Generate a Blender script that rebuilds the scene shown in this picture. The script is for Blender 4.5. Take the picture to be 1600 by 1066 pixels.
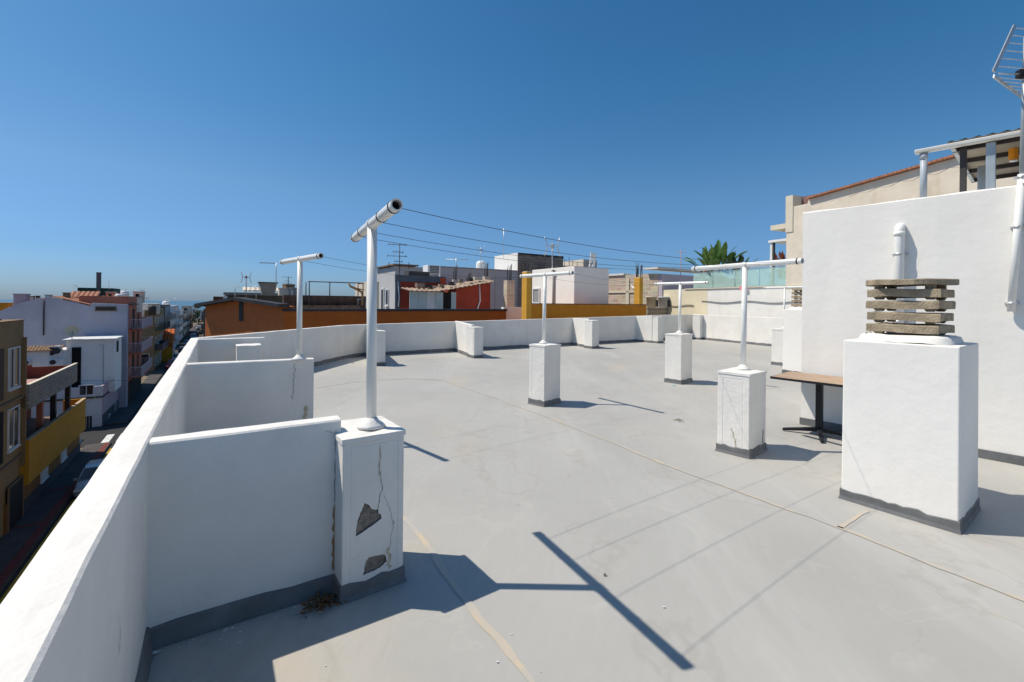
import bpy, bmesh, math, random
from mathutils import Vector, Matrix, noise
R = math.radians
random.seed(7)
for o in list(bpy.data.objects): bpy.data.objects.remove(o)
S = bpy.context.scene
C = S.collection

# ------------------------------------------------------------------ camera, sky, sun, exposure
cd = bpy.data.cameras.new('camera'); cam = bpy.data.objects.new('camera', cd); C.objects.link(cam)
cam.location = (0, 0, 1.68); cam.rotation_euler = (R(90), -0.0104, 0)
cd.sensor_width = 36; cd.lens = 36*711/1600; cd.shift_y = -60/1600
cd.clip_start = 0.05; cd.clip_end = 60000
S.camera = cam
SUN = Vector((-1.40, 0.15, 2.15)).normalized()
w = bpy.data.worlds.new('World'); S.world = w; w.use_nodes = True
wn = w.node_tree.nodes; wl = w.node_tree.links; wn.clear()
sky = wn.new('ShaderNodeTexSky'); sky.sky_type = 'NISHITA'; sky.sun_disc = False
sky.sun_elevation = math.asin(SUN.z); sky.sun_rotation = math.atan2(SUN.x, SUN.y)
sky.altitude = 0; sky.air_density = 1.0; sky.dust_density = 0.6; sky.ozone_density = 2.5
bg = wn.new('ShaderNodeBackground'); bg.inputs[1].default_value = 0.082
wo = wn.new('ShaderNodeOutputWorld'); hs_ = wn.new('ShaderNodeHueSaturation'); hs_.inputs['Saturation'].default_value = 1.33
wl.new(sky.outputs[0], hs_.inputs['Color'])
# sea air: bluer, duller band towards the horizon, the same all the way round
tcw = wn.new('ShaderNodeTexCoord'); sxyz = wn.new('ShaderNodeSeparateXYZ'); wl.new(tcw.outputs['Generated'], sxyz.inputs[0])
rw = wn.new('ShaderNodeValToRGB'); el_ = rw.color_ramp.elements
el_[0].position = 0.0; el_[0].color = (.50, .76, 1.45, 1); el_[1].position = .42; el_[1].color = (1.06, 1.26, 1.20, 1)
for p_, c_ in ((.08, (.57, .82, 1.22, 1)), (.22, (1.12, 1.16, 1.18, 1))):
    q_ = el_.new(p_); q_.color = c_
wl.new(sxyz.outputs[2], rw.inputs[0])
mw = wn.new('ShaderNodeMix'); mw.data_type = 'RGBA'; mw.blend_type = 'MULTIPLY'; mw.inputs[0].default_value = 1
wl.new(hs_.outputs[0], mw.inputs[6]); wl.new(rw.outputs[0], mw.inputs[7]); wl.new(mw.outputs[2], bg.inputs[0]); wl.new(bg.outputs[0], wo.inputs[0])
sd = bpy.data.lights.new('sun', 'SUN'); sd.energy = 4.3; sd.angle = R(0.53); sd.color = (1, .915, .785)
sun = bpy.data.objects.new('sun', sd); C.objects.link(sun); sun.location = (0, 0, 40)
sun.rotation_euler = SUN.to_track_quat('Z', 'Y').to_euler()
S.view_settings.view_transform = 'Standard'; S.view_settings.look = 'None'
S.view_settings.exposure = 0.10; S.view_settings.gamma = 1; S.view_settings.use_curve_mapping = False
S.render.engine = 'CYCLES'

# ------------------------------------------------------------------ site frame
G = math.atan2(.542, .84)
e = Vector((math.cos(G), math.sin(G), 0)); u = Vector((-math.sin(G), math.cos(G), 0))
EYE = 1.68; FP = 711.0; SR = math.sin(0.0104)
GZ = -10.0                                   # street level
def col(x, Y): return Vector(((x-800)/FP*Y, Y, 0))
def hgt(P, row): return EYE + P.y*((473.0-row)/FP + (P.x/P.y)*SR)
def at(x, row, Y):
    p = col(x, Y); p.z = hgt(p, row); return p
def ext(P, d, x):
    k = (x-800)/FP
    return (k*P.y - P.x)/(d.x - k*d.y)
def vec(x, y, z=0): return Vector((x, y, z))

# ------------------------------------------------------------------ materials
MATS = {}
def mat(name, color, rough=.8, bump=.0, bscale=40, var=.12, vscale=2.0, metal=0, stain=None, stain_amt=.3, sscale=1.2, streak=False, spec=.3, vec_scale=None):
    if name in MATS: return MATS[name]
    m = bpy.data.materials.new(name); m.use_nodes = True
    N = m.node_tree.nodes; L = m.node_tree.links
    b = N['Principled BSDF']; b.inputs['Roughness'].default_value = rough; b.inputs['Metallic'].default_value = metal
    b.inputs['Specular IOR Level'].default_value = spec
    tc = N.new('ShaderNodeTexCoord'); src = tc.outputs['Object']
    def noise_(scale, detail=5, vs=None, rgh=.55):
        n = N.new('ShaderNodeTexNoise'); n.inputs['Scale'].default_value = scale; n.inputs['Detail'].default_value = detail
        n.inputs['Roughness'].default_value = rgh
        if vs:
            mp = N.new('ShaderNodeMapping'); mp.inputs['Scale'].default_value = vs; L.new(src, mp.inputs[0]); L.new(mp.outputs[0], n.inputs['Vector'])
        else: L.new(src, n.inputs['Vector'])
        return n.outputs['Fac']
    c1 = [max(0, c*(1-var)) for c in color[:3]]+[1]; c2 = [min(1, c*(1+var*.6)) for c in color[:3]]+[1]
    rp = N.new('ShaderNodeValToRGB'); rp.color_ramp.elements[0].position = .32; rp.color_ramp.elements[1].position = .66
    rp.color_ramp.elements[0].color = c1; rp.color_ramp.elements[1].color = c2
    L.new(noise_(vscale, 7), rp.inputs[0]); out = rp.outputs[0]
    if stain:
        r2 = N.new('ShaderNodeValToRGB'); r2.color_ramp.elements[0].position = .56; r2.color_ramp.elements[1].position = .8
        r2.color_ramp.elements[0].color = (0, 0, 0, 1); r2.color_ramp.elements[1].color = (stain_amt,)*3+(1,)
        L.new(noise_(sscale, 8, (1, 1, .18) if streak else None, .65), r2.inputs[0])
        mx = N.new('ShaderNodeMix'); mx.data_type = 'RGBA'; L.new(r2.outputs[0], mx.inputs[0]); L.new(out, mx.inputs[6])
        mx.inputs[7].default_value = tuple(stain[:3])+(1,); out = mx.outputs[2]
    L.new(out, b.inputs['Base Color'])
    if bump:
        bp = N.new('ShaderNodeBump'); bp.inputs['Strength'].default_value = bump; bp.inputs['Distance'].default_value = .01
        L.new(noise_(bscale, 6), bp.inputs['Height']); L.new(bp.outputs[0], b.inputs['Normal'])
    MATS[name] = m; return m

WHITE = mat('white_render', (.78, .757, .71), .75, .75, 11, .06, 2.4, stain=(.52, .49, .43), stain_amt=.42, sscale=2.0, streak=True)
WALLW = mat('white_wall_render', (.84, .817, .772), .7, .5, 7, .04, 1.2, stain=(.64, .60, .53), stain_amt=.26, sscale=.9, streak=True)
SKIRT = mat('skirting_paint', (.15, .155, .16), .55, .3, 30, .22, 5, stain=(.3, .28, .25), stain_amt=.25, sscale=5)
PVC = mat('white_pipe', (.80, .80, .77), .32, .05, 60, .03, 5, stain=(.5, .45, .36), stain_amt=.35, sscale=9, spec=.5)
BLACK = mat('black_tape', (.012, .012, .013), .5, var=.2)
WIRE = mat('line_wire', (.06, .06, .065), .6)
CONC = mat('weathered_concrete', (.37, .30, .21), .95, 1.0, 70, .32, 9, stain=(.12, .11, .07), stain_amt=.75, sscale=7)
SPALL = mat('exposed_block', (.27, .24, .205), 1, 1.0, 120, .4, 30)
CRACK = mat('crack_shadow', (.10, .095, .085), 1)
RUST = mat('rust_stain', (.55, .47, .34), .9, var=.3, vscale=18)
BLKMETAL = mat('black_metal', (.015, .016, .02), .42, .1, 80, .1)
GREYMETAL = mat('galvanised_metal', (.38, .43, .46), .42, .1, 40, .15, 6, metal=.35)
DARKMETAL = mat('dark_metal', (.05, .045, .045), .6, var=.3)
ALU = mat('aluminium', (.62, .62, .60), .38, metal=.6)
CREAM = mat('cream_render', (.70, .62, .51), .9, .7, 8, .09, 2.5, stain=(.40, .26, .10), stain_amt=.55, sscale=.7, streak=True)
CREAM2 = mat('pale_cream_render', (.66, .60, .48), .9, .4, 10, .08, 2)
TILE = mat('terracotta', (.40, .175, .105), .85, .5, 30, .3, 8)
ORANGE = mat('orange_render', (.40, .125, .035), .85, .3, 20, .12, 2.4, stain=(.25, .07, .02), stain_amt=.3, sscale=1)
OCHRE = mat('ochre_render', (.50, .205, .018), .85, .3, 20, .1, 2, stain=(.3, .13, .02), stain_amt=.5, sscale=1.4, streak=True)
YELLOW = mat('yellow_ochre_render', (.52, .25, .02), .85, .2, 20, .1, 2)
CAP = mat('dark_cap', (.03, .03, .036), .7, var=.3)
LILAC = mat('lilac_grey_render', (.42, .42, .49), .9, .3, 6, .1, .8, stain=(.33, .28, .26), stain_amt=.4, sscale=.4)
PINKISH = mat('pink_render', (.50, .35, .38), .9, .3, 6, .1, .6)
SALMON = mat('salmon_render', (.46, .17, .11), .9, .3, 6, .14, .8)
OLIVE = mat('olive_render', (.20, .165, .11), .9, .3, 6, .14, .5)
TAN = mat('tan_render', (.30, .20, .095), .9, .4, 6, .14, .8, stain=(.14, .09, .04), stain_amt=.5, sscale=.8, streak=True)
BROWN = mat('brown_render', (.24, .15, .09), .9, .4, 6, .14, .8)
GREYR = mat('grey_render', (.33, .33, .33), .9, .4, 6, .14, .8)
PALEGREY = mat('pale_grey_render', (.52, .52, .52), .9, .4, 3, .08, .5, stain=(.35, .32, .28), stain_amt=.4, sscale=.5)
PALEBLUE = mat('pale_blue_paint', (.36, .47, .50), .8, .2, 8, .1, 2)
BLUEGREY = mat('blue_grey_paint', (.11, .135, .155), .8, .2, 8, .15, 2)
RED = mat('red_render', (.33, .055, .03), .85, .3, 8, .2, 2)
DKRED = mat('dark_red_render', (.16, .05, .035), .9, .3, 8, .3, 1.5, streak=True)
BLOCKW = mat('bare_block', (.30, .24, .18), .95, .8, 8, .3, 4)
GLASSD = mat('dark_glass', (.02, .024, .03), .08, var=.3, spec=.7)
SHADE = mat('dark_interior', (.012, .011, .012), .9)
WFRAME = mat('white_window_frame', (.74, .74, .73), .5)
ASPH = mat('asphalt', (.032, .032, .034), .9, .5, 50, .2, .7)
PAVE = mat('sidewalk_paving', (.075, .068, .066), .9, .5, 10, .2, 1.2)
REDPAVE = mat('red_kerb_paint', (.16, .035, .028), .8, .3, 10, .25, 2)
YLINE = mat('yellow_road_paint', (.45, .27, .02), .8, var=.25, vscale=3)
WLINE = mat('white_road_paint', (.66, .66, .64), .8, var=.2, vscale=3)
GREENNET = mat('green_netting', (.012, .05, .045), .8, .5, 4, .4, .9)
FOL = mat('leaf_green', (.13, .24, .055), .55, var=.45, vscale=4)
FOL2 = mat('dark_leaf_green', (.03, .065, .02), .6, var=.4, vscale=4)
TRUNK = mat('trunk_bark', (.12, .09, .06), .9, .6, 30, .3, 8)
RUBBER = mat('tyre_rubber', (.015, .015, .015), .85)
LAMP = mat('headlamp', (.75, .75, .72), .12, spec=.8)
DRYLEAF = mat('dry_leaf', (.17, .085, .035), .9, var=.6, vscale=60)
PAPER = mat('paper_scrap_white', (.75, .76, .78), .8)
SOIL = mat('dry_land', (.20, .16, .11), .95, var=.3, vscale=.01)

def floor_material():
    m = bpy.data.materials.new('roof_paint'); m.use_nodes = True; N = m.node_tree.nodes; L = m.node_tree.links
    b = N['Principled BSDF']; b.inputs['Roughness'].default_value = .62; b.inputs['Specular IOR Level'].default_value = .3
    tc = N.new('ShaderNodeTexCoord')
    def nz(scale, detail, vs=(1, 1, 1), rot=0, rgh=.6, dist=0):
        mp = N.new('ShaderNodeMapping'); mp.inputs['Scale'].default_value = vs; mp.inputs['Rotation'].default_value = (0, 0, rot)
        n = N.new('ShaderNodeTexNoise'); n.inputs['Scale'].default_value = scale; n.inputs['Detail'].default_value = detail
        n.inputs['Roughness'].default_value = rgh; n.inputs['Distortion'].default_value = dist
        L.new(tc.outputs['Object'], mp.inputs[0]); L.new(mp.outputs[0], n.inputs['Vector']); return n.outputs['Fac']
    def ramp(f, p0, p1, c0, c1):
        r = N.new('ShaderNodeValToRGB'); r.color_ramp.elements[0].position = p0; r.color_ramp.elements[1].position = p1
        r.color_ramp.elements[0].color = c0; r.color_ramp.elements[1].color = c1; L.new(f, r.inputs[0]); return r.outputs[0]
    def mix(fac, a, bcol, blend='MIX'):
        x = N.new('ShaderNodeMix'); x.data_type = 'RGBA'; x.blend_type = blend; L.new(fac, x.inputs[0]); L.new(a, x.inputs[6])
        if isinstance(bcol, tuple): x.inputs[7].default_value = bcol
        else: L.new(bcol, x.inputs[7])
        return x.outputs[2]
    base = ramp(nz(.55, 8), .3, .7, (.372, .364, .342, 1), (.428, .420, .394, 1))
    k = (0, 0, 0, 1)
    base = mix(ramp(nz(1.1, 6, (1, .16, 1), -.25, .7), .5, .72, k, (.75,)*3+(1,)), base, (.485, .478, .452, 1))
    base = mix(ramp(nz(.8, 5, (1, .22, 1), -.2, .6), .52, .75, k, (.5,)*3+(1,)), base, (.335, .335, .318, 1))
    base = mix(ramp(nz(.42, 7, (1, .7, 1), .8, .62, .6), .585, .72, k, (.62,)*3+(1,)), base, (.50, .42, .31, 1))
    base = mix(ramp(nz(2.6, 8, (1, .5, 1), .3, .7), .62, .74, k, (.55,)*3+(1,)), base, (.48, .40, .32, 1))
    base = mix(ramp(nz(26, 9, rgh=.75), .66, .74, k, (.35,)*3+(1,)), base, (.25, .24, .23, 1))
    # brushed roller marks and hair cracks
    wv = N.new('ShaderNodeTexWave'); wv.inputs['Scale'].default_value = 5.5; wv.inputs['Distortion'].default_value = 9; wv.inputs['Detail'].default_value = 4
    wv.inputs['Detail Scale'].default_value = 1.4
    mp = N.new('ShaderNodeMapping'); mp.inputs['Rotation'].default_value = (0, 0, 1.0); mp.inputs['Scale'].default_value = (1, .25, 1)
    L.new(tc.outputs['Object'], mp.inputs[0]); L.new(mp.outputs[0], wv.inputs['Vector'])
    base = mix(ramp(wv.outputs['Fac'], .2, 1, k, (.035,)*3+(1,)), base, (.52, .52, .51, 1))
    def ring(f, c, w_, amt):
        r = N.new('ShaderNodeValToRGB'); el = r.color_ramp.elements; el[0].position = c-w_; el[0].color = k; el[1].position = c+w_; el[1].color = k
        m_ = el.new(c); m_.color = (amt, amt, amt, 1); L.new(f, r.inputs[0]); return r.outputs[0]
    base = mix(ring(nz(.75, 6, (1, .8, 1), .4, .55, .3), .57, .014, .34), base, (.33, .30, .26, 1))
    base = mix(ring(nz(1.3, 5, (1, 1, 1), 2.1, .5, .4), .60, .012, .22), base, (.52, .50, .45, 1))
    base = mix(ramp(nz(5.5, 7, (1, .12, 1), 1.15, .7), .64, .74, k, (.35,)*3+(1,)), base, (.30, .295, .285, 1))
    base = mix(ramp(nz(70, 4, rgh=.6), .70, .76, k, (.6,)*3+(1,)), base, (.22, .20, .18, 1))
    vo = N.new('ShaderNodeTexVoronoi'); vo.feature = 'DISTANCE_TO_EDGE'; vo.inputs['Scale'].default_value = .42
    dn = N.new('ShaderNodeTexNoise'); dn.inputs['Scale'].default_value = 2.4; dn.inputs['Detail'].default_value = 6; L.new(tc.outputs['Object'], dn.inputs['Vector'])
    va = N.new('ShaderNodeVectorMath'); va.operation = 'MULTIPLY_ADD'; L.new(dn.outputs['Color'], va.inputs[0]); va.inputs[1].default_value = (.9, .9, .9); L.new(tc.outputs['Object'], va.inputs[2]); L.new(va.outputs[0], vo.inputs['Vector'])
    base = mix(ramp(vo.outputs['Distance'], .0, .0035, (.2, .2, .2, 1), k), base, (.27, .26, .25, 1))
    L.new(base, b.inputs['Base Color'])
    bp = N.new('ShaderNodeBump'); bp.inputs['Strength'].default_value = .35; bp.inputs['Distance'].default_value = .006
    L.new(nz(9, 8, (1, .6, 1), .3), bp.inputs['Height']); L.new(bp.outputs[0], b.inputs['Normal'])
    return m
ROOFPAINT = floor_material()

def tape_material():
    m = bpy.data.materials.new('joint_sealant'); m.use_nodes = True; N = m.node_tree.nodes; L = m.node_tree.links
    b = N['Principled BSDF']; b.inputs['Roughness'].default_value = .7
    tc = N.new('ShaderNodeTexCoord'); n = N.new('ShaderNodeTexNoise'); n.inputs['Scale'].default_value = 3; n.inputs['Detail'].default_value = 9; n.inputs['Roughness'].default_value = .7
    L.new(tc.outputs['Object'], n.inputs['Vector'])
    r = N.new('ShaderNodeValToRGB'); r.color_ramp.elements[0].position = .44; r.color_ramp.elements[1].position = .66
    r.color_ramp.elements[0].color = (.42, .408, .375, 1); r.color_ramp.elements[1].color = (.56, .45, .31, 1)
    L.new(n.outputs['Fac'], r.inputs[0]); L.new(r.outputs[0], b.inputs['Base Color']); return m
SEAL = tape_material()

def block_material(name, c1, c2, mortar, bw=.4, bh=.2):
    m = bpy.data.materials.new(name); m.use_nodes = True; N = m.node_tree.nodes; L = m.node_tree.links
    b = N['Principled BSDF']; b.inputs['Roughness'].default_value = .95
    tc = N.new('ShaderNodeTexCoord'); sp = N.new('ShaderNodeSeparateXYZ'); L.new(tc.outputs['Object'], sp.inputs[0])
    ad = N.new('ShaderNodeMath'); ad.operation = 'ADD'; L.new(sp.outputs[0], ad.inputs[0]); L.new(sp.outputs[1], ad.inputs[1])
    cb = N.new('ShaderNodeCombineXYZ'); L.new(ad.outputs[0], cb.inputs[0]); L.new(sp.outputs[2], cb.inputs[1])
    br = N.new('ShaderNodeTexBrick'); br.inputs['Scale'].default_value = 1; br.inputs['Brick Width'].default_value = bw; br.inputs['Row Height'].default_value = bh
    br.inputs['Mortar Size'].default_value = .018; br.inputs['Color1'].default_value = c1+(1,); br.inputs['Color2'].default_value = c2+(1,); br.inputs['Mortar'].default_value = mortar+(1,)
    L.new(cb.outputs[0], br.inputs['Vector'])
    n = N.new('ShaderNodeTexNoise'); n.inputs['Scale'].default_value = 2.2; n.inputs['Detail'].default_value = 8; L.new(tc.outputs['Object'], n.inputs['Vector'])
    mx = N.new('ShaderNodeMix'); mx.data_type = 'RGBA'; mx.blend_type = 'OVERLAY'; mx.inputs[0].default_value = .35; L.new(br.outputs['Color'], mx.inputs[6]); L.new(n.outputs['Color'], mx.inputs[7])
    hs = N.new('ShaderNodeHueSaturation'); hs.inputs['Saturation'].default_value = .85; L.new(mx.outputs[2], hs.inputs['Color']); L.new(hs.outputs[0], b.inputs['Base Color'])
    bp = N.new('ShaderNodeBump'); bp.inputs['Strength'].default_value = .8; bp.inputs['Distance'].default_value = .02; L.new(br.outputs['Fac'], bp.inputs['Height']); bp.invert = True
    L.new(bp.outputs[0], b.inputs['Normal']); MATS[name] = m; return m
CINDER = block_material('grey_cinder_block', (.30, .25, .195), (.38, .32, .25), (.20, .17, .14))
SANDBLOCK = block_material('sandy_block', (.58, .46, .32), (.42, .33, .23), (.66, .58, .45), .45, .22)

def wood_material(name, c0, c1):
    m = bpy.data.materials.new(name); m.use_nodes = True; N = m.node_tree.nodes; L = m.node_tree.links
    b = N['Principled BSDF']; b.inputs['Roughness'].default_value = .5
    tc = N.new('ShaderNodeTexCoord'); oi = N.new('ShaderNodeObjectInfo'); mp = N.new('ShaderNodeMapping'); mp.inputs['Scale'].default_value = (2, 45, 2)
    ad = N.new('ShaderNodeVectorMath'); ad.operation = 'ADD'; L.new(tc.outputs['Object'], ad.inputs[0]); L.new(oi.outputs['Location'], ad.inputs[1])
    L.new(ad.outputs[0], mp.inputs[0])
    n = N.new('ShaderNodeTexNoise'); n.inputs['Scale'].default_value = 1.2; n.inputs['Detail'].default_value = 7; n.inputs['Distortion'].default_value = 1.2; L.new(mp.outputs[0], n.inputs['Vector'])
    r = N.new('ShaderNodeValToRGB'); r.color_ramp.elements[0].position = .35; r.color_ramp.elements[1].position = .7; r.color_ramp.elements[0].color = c0+(1,); r.color_ramp.elements[1].color = c1+(1,)
    L.new(n.outputs['Fac'], r.inputs[0]); L.new(r.outputs[0], b.inputs['Base Color']); return m
WOOD = wood_material('table_wood', (.26, .17, .105), (.60, .43, .29))

def glass_material():
    m = bpy.data.materials.new('green_tinted_glass'); m.use_nodes = True; b = m.node_tree.nodes['Principled BSDF']
    b.inputs['Base Color'].default_value = (.70, .90, .83, 1); b.inputs['Roughness'].default_value = .08
    b.inputs['Transmission Weight'].default_value = .62; b.inputs['IOR'].default_value = 1.1; return m
GLASS = glass_material()

def sea_material():
    m = bpy.data.materials.new('sea_water'); m.use_nodes = True; N = m.node_tree.nodes; L = m.node_tree.links; b = N['Principled BSDF']
    b.inputs['Base Color'].default_value = (.035, .12, .20, 1); b.inputs['Roughness'].default_value = .45; b.inputs['Specular IOR Level'].default_value = .5
    n = N.new('ShaderNodeTexNoise'); n.inputs['Scale'].default_value = .02; n.inputs['Detail'].default_value = 6
    bp = N.new('ShaderNodeBump'); bp.inputs['Strength'].default_value = .4; bp.inputs['Distance'].default_value = 4; L.new(n.outputs[0], bp.inputs['Height']); L.new(bp.outputs[0], b.inputs['Normal']); return m
SEA = sea_material()

# ------------------------------------------------------------------ mesh helpers
class MB:
    def __init__(s): s.v = []; s.f = []; s.sm = []
    def add(s, vs, fs, smooth=False):
        o = len(s.v); s.v += [tuple(p) for p in vs]
        for f in fs: s.f.append([i+o for i in f]); s.sm.append(smooth)
        return s
    def box(s, x0, x1, y0, y1, z0, z1):
        return s.add([(x0, y0, z0), (x1, y0, z0), (x1, y1, z0), (x0, y1, z0), (x0, y0, z1), (x1, y0, z1), (x1, y1, z1), (x0, y1, z1)],
            [(0, 3, 2, 1), (4, 5, 6, 7), (0, 1, 5, 4), (1, 2, 6, 5), (2, 3, 7, 6), (3, 0, 4, 7)])
    def bar(s, p, q, wd, hd, up=(0, 0, 1)):
        p = Vector(p); q = Vector(q); d = (q-p).normalized(); up = Vector(up)
        if abs(d.dot(up)) > .98: up = Vector((1, 0, 0))
        a = d.cross(up).normalized()*wd/2; b = a.cross(d).normalized()*hd/2
        vs = [p-a-b, p+a-b, p+a+b, p-a+b, q-a-b, q+a-b, q+a+b, q-a+b]
        return s.add(vs, [(0, 3, 2, 1), (4, 5, 6, 7), (0, 1, 5, 4), (1, 2, 6, 5), (2, 3, 7, 6), (3, 0, 4, 7)])
    def tube(s, p, q, r, n=10, r2=None, cap=True):
        p = Vector(p); q = Vector(q); d = (q-p).normalized(); r2 = r if r2 is None else r2
        a = d.orthogonal().normalized(); b = d.cross(a)
        vs = []
        for c, rr in ((p, r), (q, r2)):
            for i in range(n):
                t = 2*math.pi*i/n; vs.append(c+a*math.cos(t)*rr+b*math.sin(t)*rr)
        s.add(vs, [(i, (i+1) % n, n+(i+1) % n, n+i) for i in range(n)], True)
        if cap: o = len(s.v)-2*n; s.f.append([o+i for i in range(n)][::-1]); s.sm.append(False); s.f.append([o+n+i for i in range(n)]); s.sm.append(False)
        return s
    def path(s, pts, r, n=8):
        pts = [Vector(p) for p in pts]; vs = []; a = None
        for i, p in enumerate(pts):
            d = (pts[min(i+1, len(pts)-1)]-pts[max(i-1, 0)]).normalized()
            if a is None: a = d.orthogonal().normalized()
            a = (a-d*a.dot(d)).normalized(); b = d.cross(a)
            rr = r[i] if isinstance(r, (list, tuple)) else r
            for k in range(n):
                t = 2*math.pi*k/n; vs.append(p+a*math.cos(t)*rr+b*math.sin(t)*rr)
        fs = [(j*n+i, j*n+(i+1) % n, (j+1)*n+(i+1) % n, (j+1)*n+i) for j in range(len(pts)-1) for i in range(n)]
        s.add(vs, fs, True); o = len(s.v)-len(vs)
        s.f.append([o+i for i in range(n)][::-1]); s.sm.append(False); s.f.append([len(s.v)-n+i for i in range(n)]); s.sm.append(False); return s
    def lathe(s, prof, c=(0, 0, 0), n=20, cap=True):
        c = Vector(c); vs = []
        for r, z in prof:
            for i in range(n): t = 2*math.pi*i/n; vs.append(c+Vector((r*math.cos(t), r*math.sin(t), z)))
        m = len(prof)
        s.add(vs, [(j*n+i, j*n+(i+1) % n, (j+1)*n+(i+1) % n, (j+1)*n+i) for j in range(m-1) for i in range(n)], True)
        if cap:
            o = len(s.v)-m*n; s.f.append([o+i for i in range(n)][::-1]); s.sm.append(False); s.f.append([o+(m-1)*n+i for i in range(n)]); s.sm.append(False)
        return s
    def prism(s, poly, z0, z1):
        n = len(poly); vs = [(p[0], p[1], z0) for p in poly]+[(p[0], p[1], z1) for p in poly]
        return s.add(vs, [tuple(range(n))[::-1], tuple(range(n, 2*n))]+[(i, (i+1) % n, n+(i+1) % n, n+i) for i in range(n)])
    def build(s, name, m, parent=None, bevel=0, recalc=True, loc=None):
        me = bpy.data.meshes.new(name); me.from_pydata(s.v, [], s.f)
        me.polygons.foreach_set('use_smooth', s.sm); me.materials.append(m)
        if recalc:
            bm = bmesh.new(); bm.from_mesh(me); bmesh.ops.recalc_face_normals(bm, faces=bm.faces[:]); bm.to_mesh(me); bm.free()
        o = bpy.data.objects.new(name, me); C.objects.link(o)
        if loc: o.location = loc
        if parent: o.parent = parent
        if bevel:
            b = o.modifiers.new('bevel', 'BEVEL'); b.width = bevel; b.segments = 2; b.limit_method = 'ANGLE'; b.angle_limit = R(50)
        return o
def tag(o, label=None, cat=None, group=None, kind=None):
    if label: o['label'] = label
    if cat: o['category'] = cat
    if group: o['group'] = group
    if kind: o['kind'] = kind
    return o
def thing(name, label, cat, loc=(0, 0, 0), rz=0, group=None):
    o = bpy.data.objects.new(name, None); o.empty_display_size = .1; C.objects.link(o); o.location = loc; o.rotation_euler = (0, 0, rz)
    return tag(o, label, cat, group)
def struct(name, mb, m, **k):
    return tag(mb.build(name, m, **k), kind='structure')
def copy_tree(o, parent=None):
    c = o.copy(); C.objects.link(c); c.parent = parent
    for ch in list(o.children): copy_tree(ch, c)
    return c
def jit(p, a): return noise.noise(Vector(p)*3.1)*a

# ------------------------------------------------------------------ sea, land, street
mb = MB()
def land_h(s):
    if s < 330: return GZ-.06
    t = min(1, (s-330)/1500); return GZ-.06-70*t
ss = [-6000, -1500, -400, -100, 0, 100, 200, 260, 330, 400, 500, 700, 900, 1200, 1500, 1850]
es = [-9000, -3000, -800, -200, -60, 0, 60, 200, 800, 3000, 9000]
vs = [e*a+u*s_+Vector((0, 0, land_h(s_))) for s_ in ss for a in es]
nE = len(es)
mb.add(vs, [(j*nE+i, j*nE+i+1, (j+1)*nE+i+1, (j+1)*nE+i) for j in range(len(ss)-1) for i in range(nE-1)])
struct('ground', mb, SOIL)
mb = MB(); mb.add([e*a+u*s_+Vector((0, 0, -62)) for s_, a in ((1000, -22000), (1000, 22000), (21000, 22000), (21000, -22000))], [(0, 1, 2, 3)])
struct('sea', mb, SEA)

n_ = -e
DF = 8.7                                       # distance of the opposite facades from the camera, across the street
def fs(x, D=DF):                               # distance along the street where column x meets the plane D
    k = (x-800)/FP; P0 = n_*D; return (k*P0.y-P0.x)/(u.x-k*u.y)
def fp(x, D=DF): return n_*D+u*fs(x, D)
def strip(D0, D1, s0, s1, z, name, m, h=None, nseg=1, parent=None):
    mb = MB()
    a = [n_*D0+u*s0, n_*D1+u*s0, n_*D1+u*s1, n_*D0+u*s1]
    if h: mb.prism(a, z-h, z)
    else: mb.add([p+Vector((0, 0, z)) for p in a], [(0, 1, 2, 3)])
    return struct(name, mb, m)
strip(.4, DF, -30, 330, GZ-.02, 'road', ASPH)
# cross street between the tan house and the white house
mb = MB(); sX0, sX1 = fs(136), fs(161, 8.9)
mb.add([n_*DF+u*sX0+vec(0, 0, GZ-.016), n_*60+u*sX0+vec(0, 0, GZ-.016), n_*60+u*sX1+vec(0, 0, GZ-.016), n_*DF+u*sX1+vec(0, 0, GZ-.016)], [(0, 1, 2, 3)])
struct('side_road', mb, ASPH)
strip(7.15, DF, -30, sX0, GZ+.12, 'pavement', PAVE, .16)
strip(7.15, DF, sX1, 330, GZ+.12, 'pavement', PAVE, .16)
strip(.42, 1.5, -30, 330, GZ+.12, 'pavement', PAVE, .16)
for k in range(7):
    s0 = 6+k*5.3
    strip(7.2, 8.6, s0, s0+.35, GZ+.126, 'paving_band', REDPAVE)
strip(7.2, 7.55, -20, sX0-.2, GZ+.124, 'kerb_band', REDPAVE)
strip(6.85, 7.0, -20, sX0-1.5, GZ-.014, 'kerb_line', YLINE)
for k in range(6):                               # zebra crossing
    d = 7.9-k*.95
    strip(d-.5, d, sX0+.4, sX0+3.2, GZ-.012, 'zebra_stripe', WLINE)
for k in range(5):
    strip(DF+.6+k*.9, DF+1.1+k*.9, sX0+.2, sX0+2.4, GZ-.008, 'zebra_stripe', WLINE)

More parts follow.
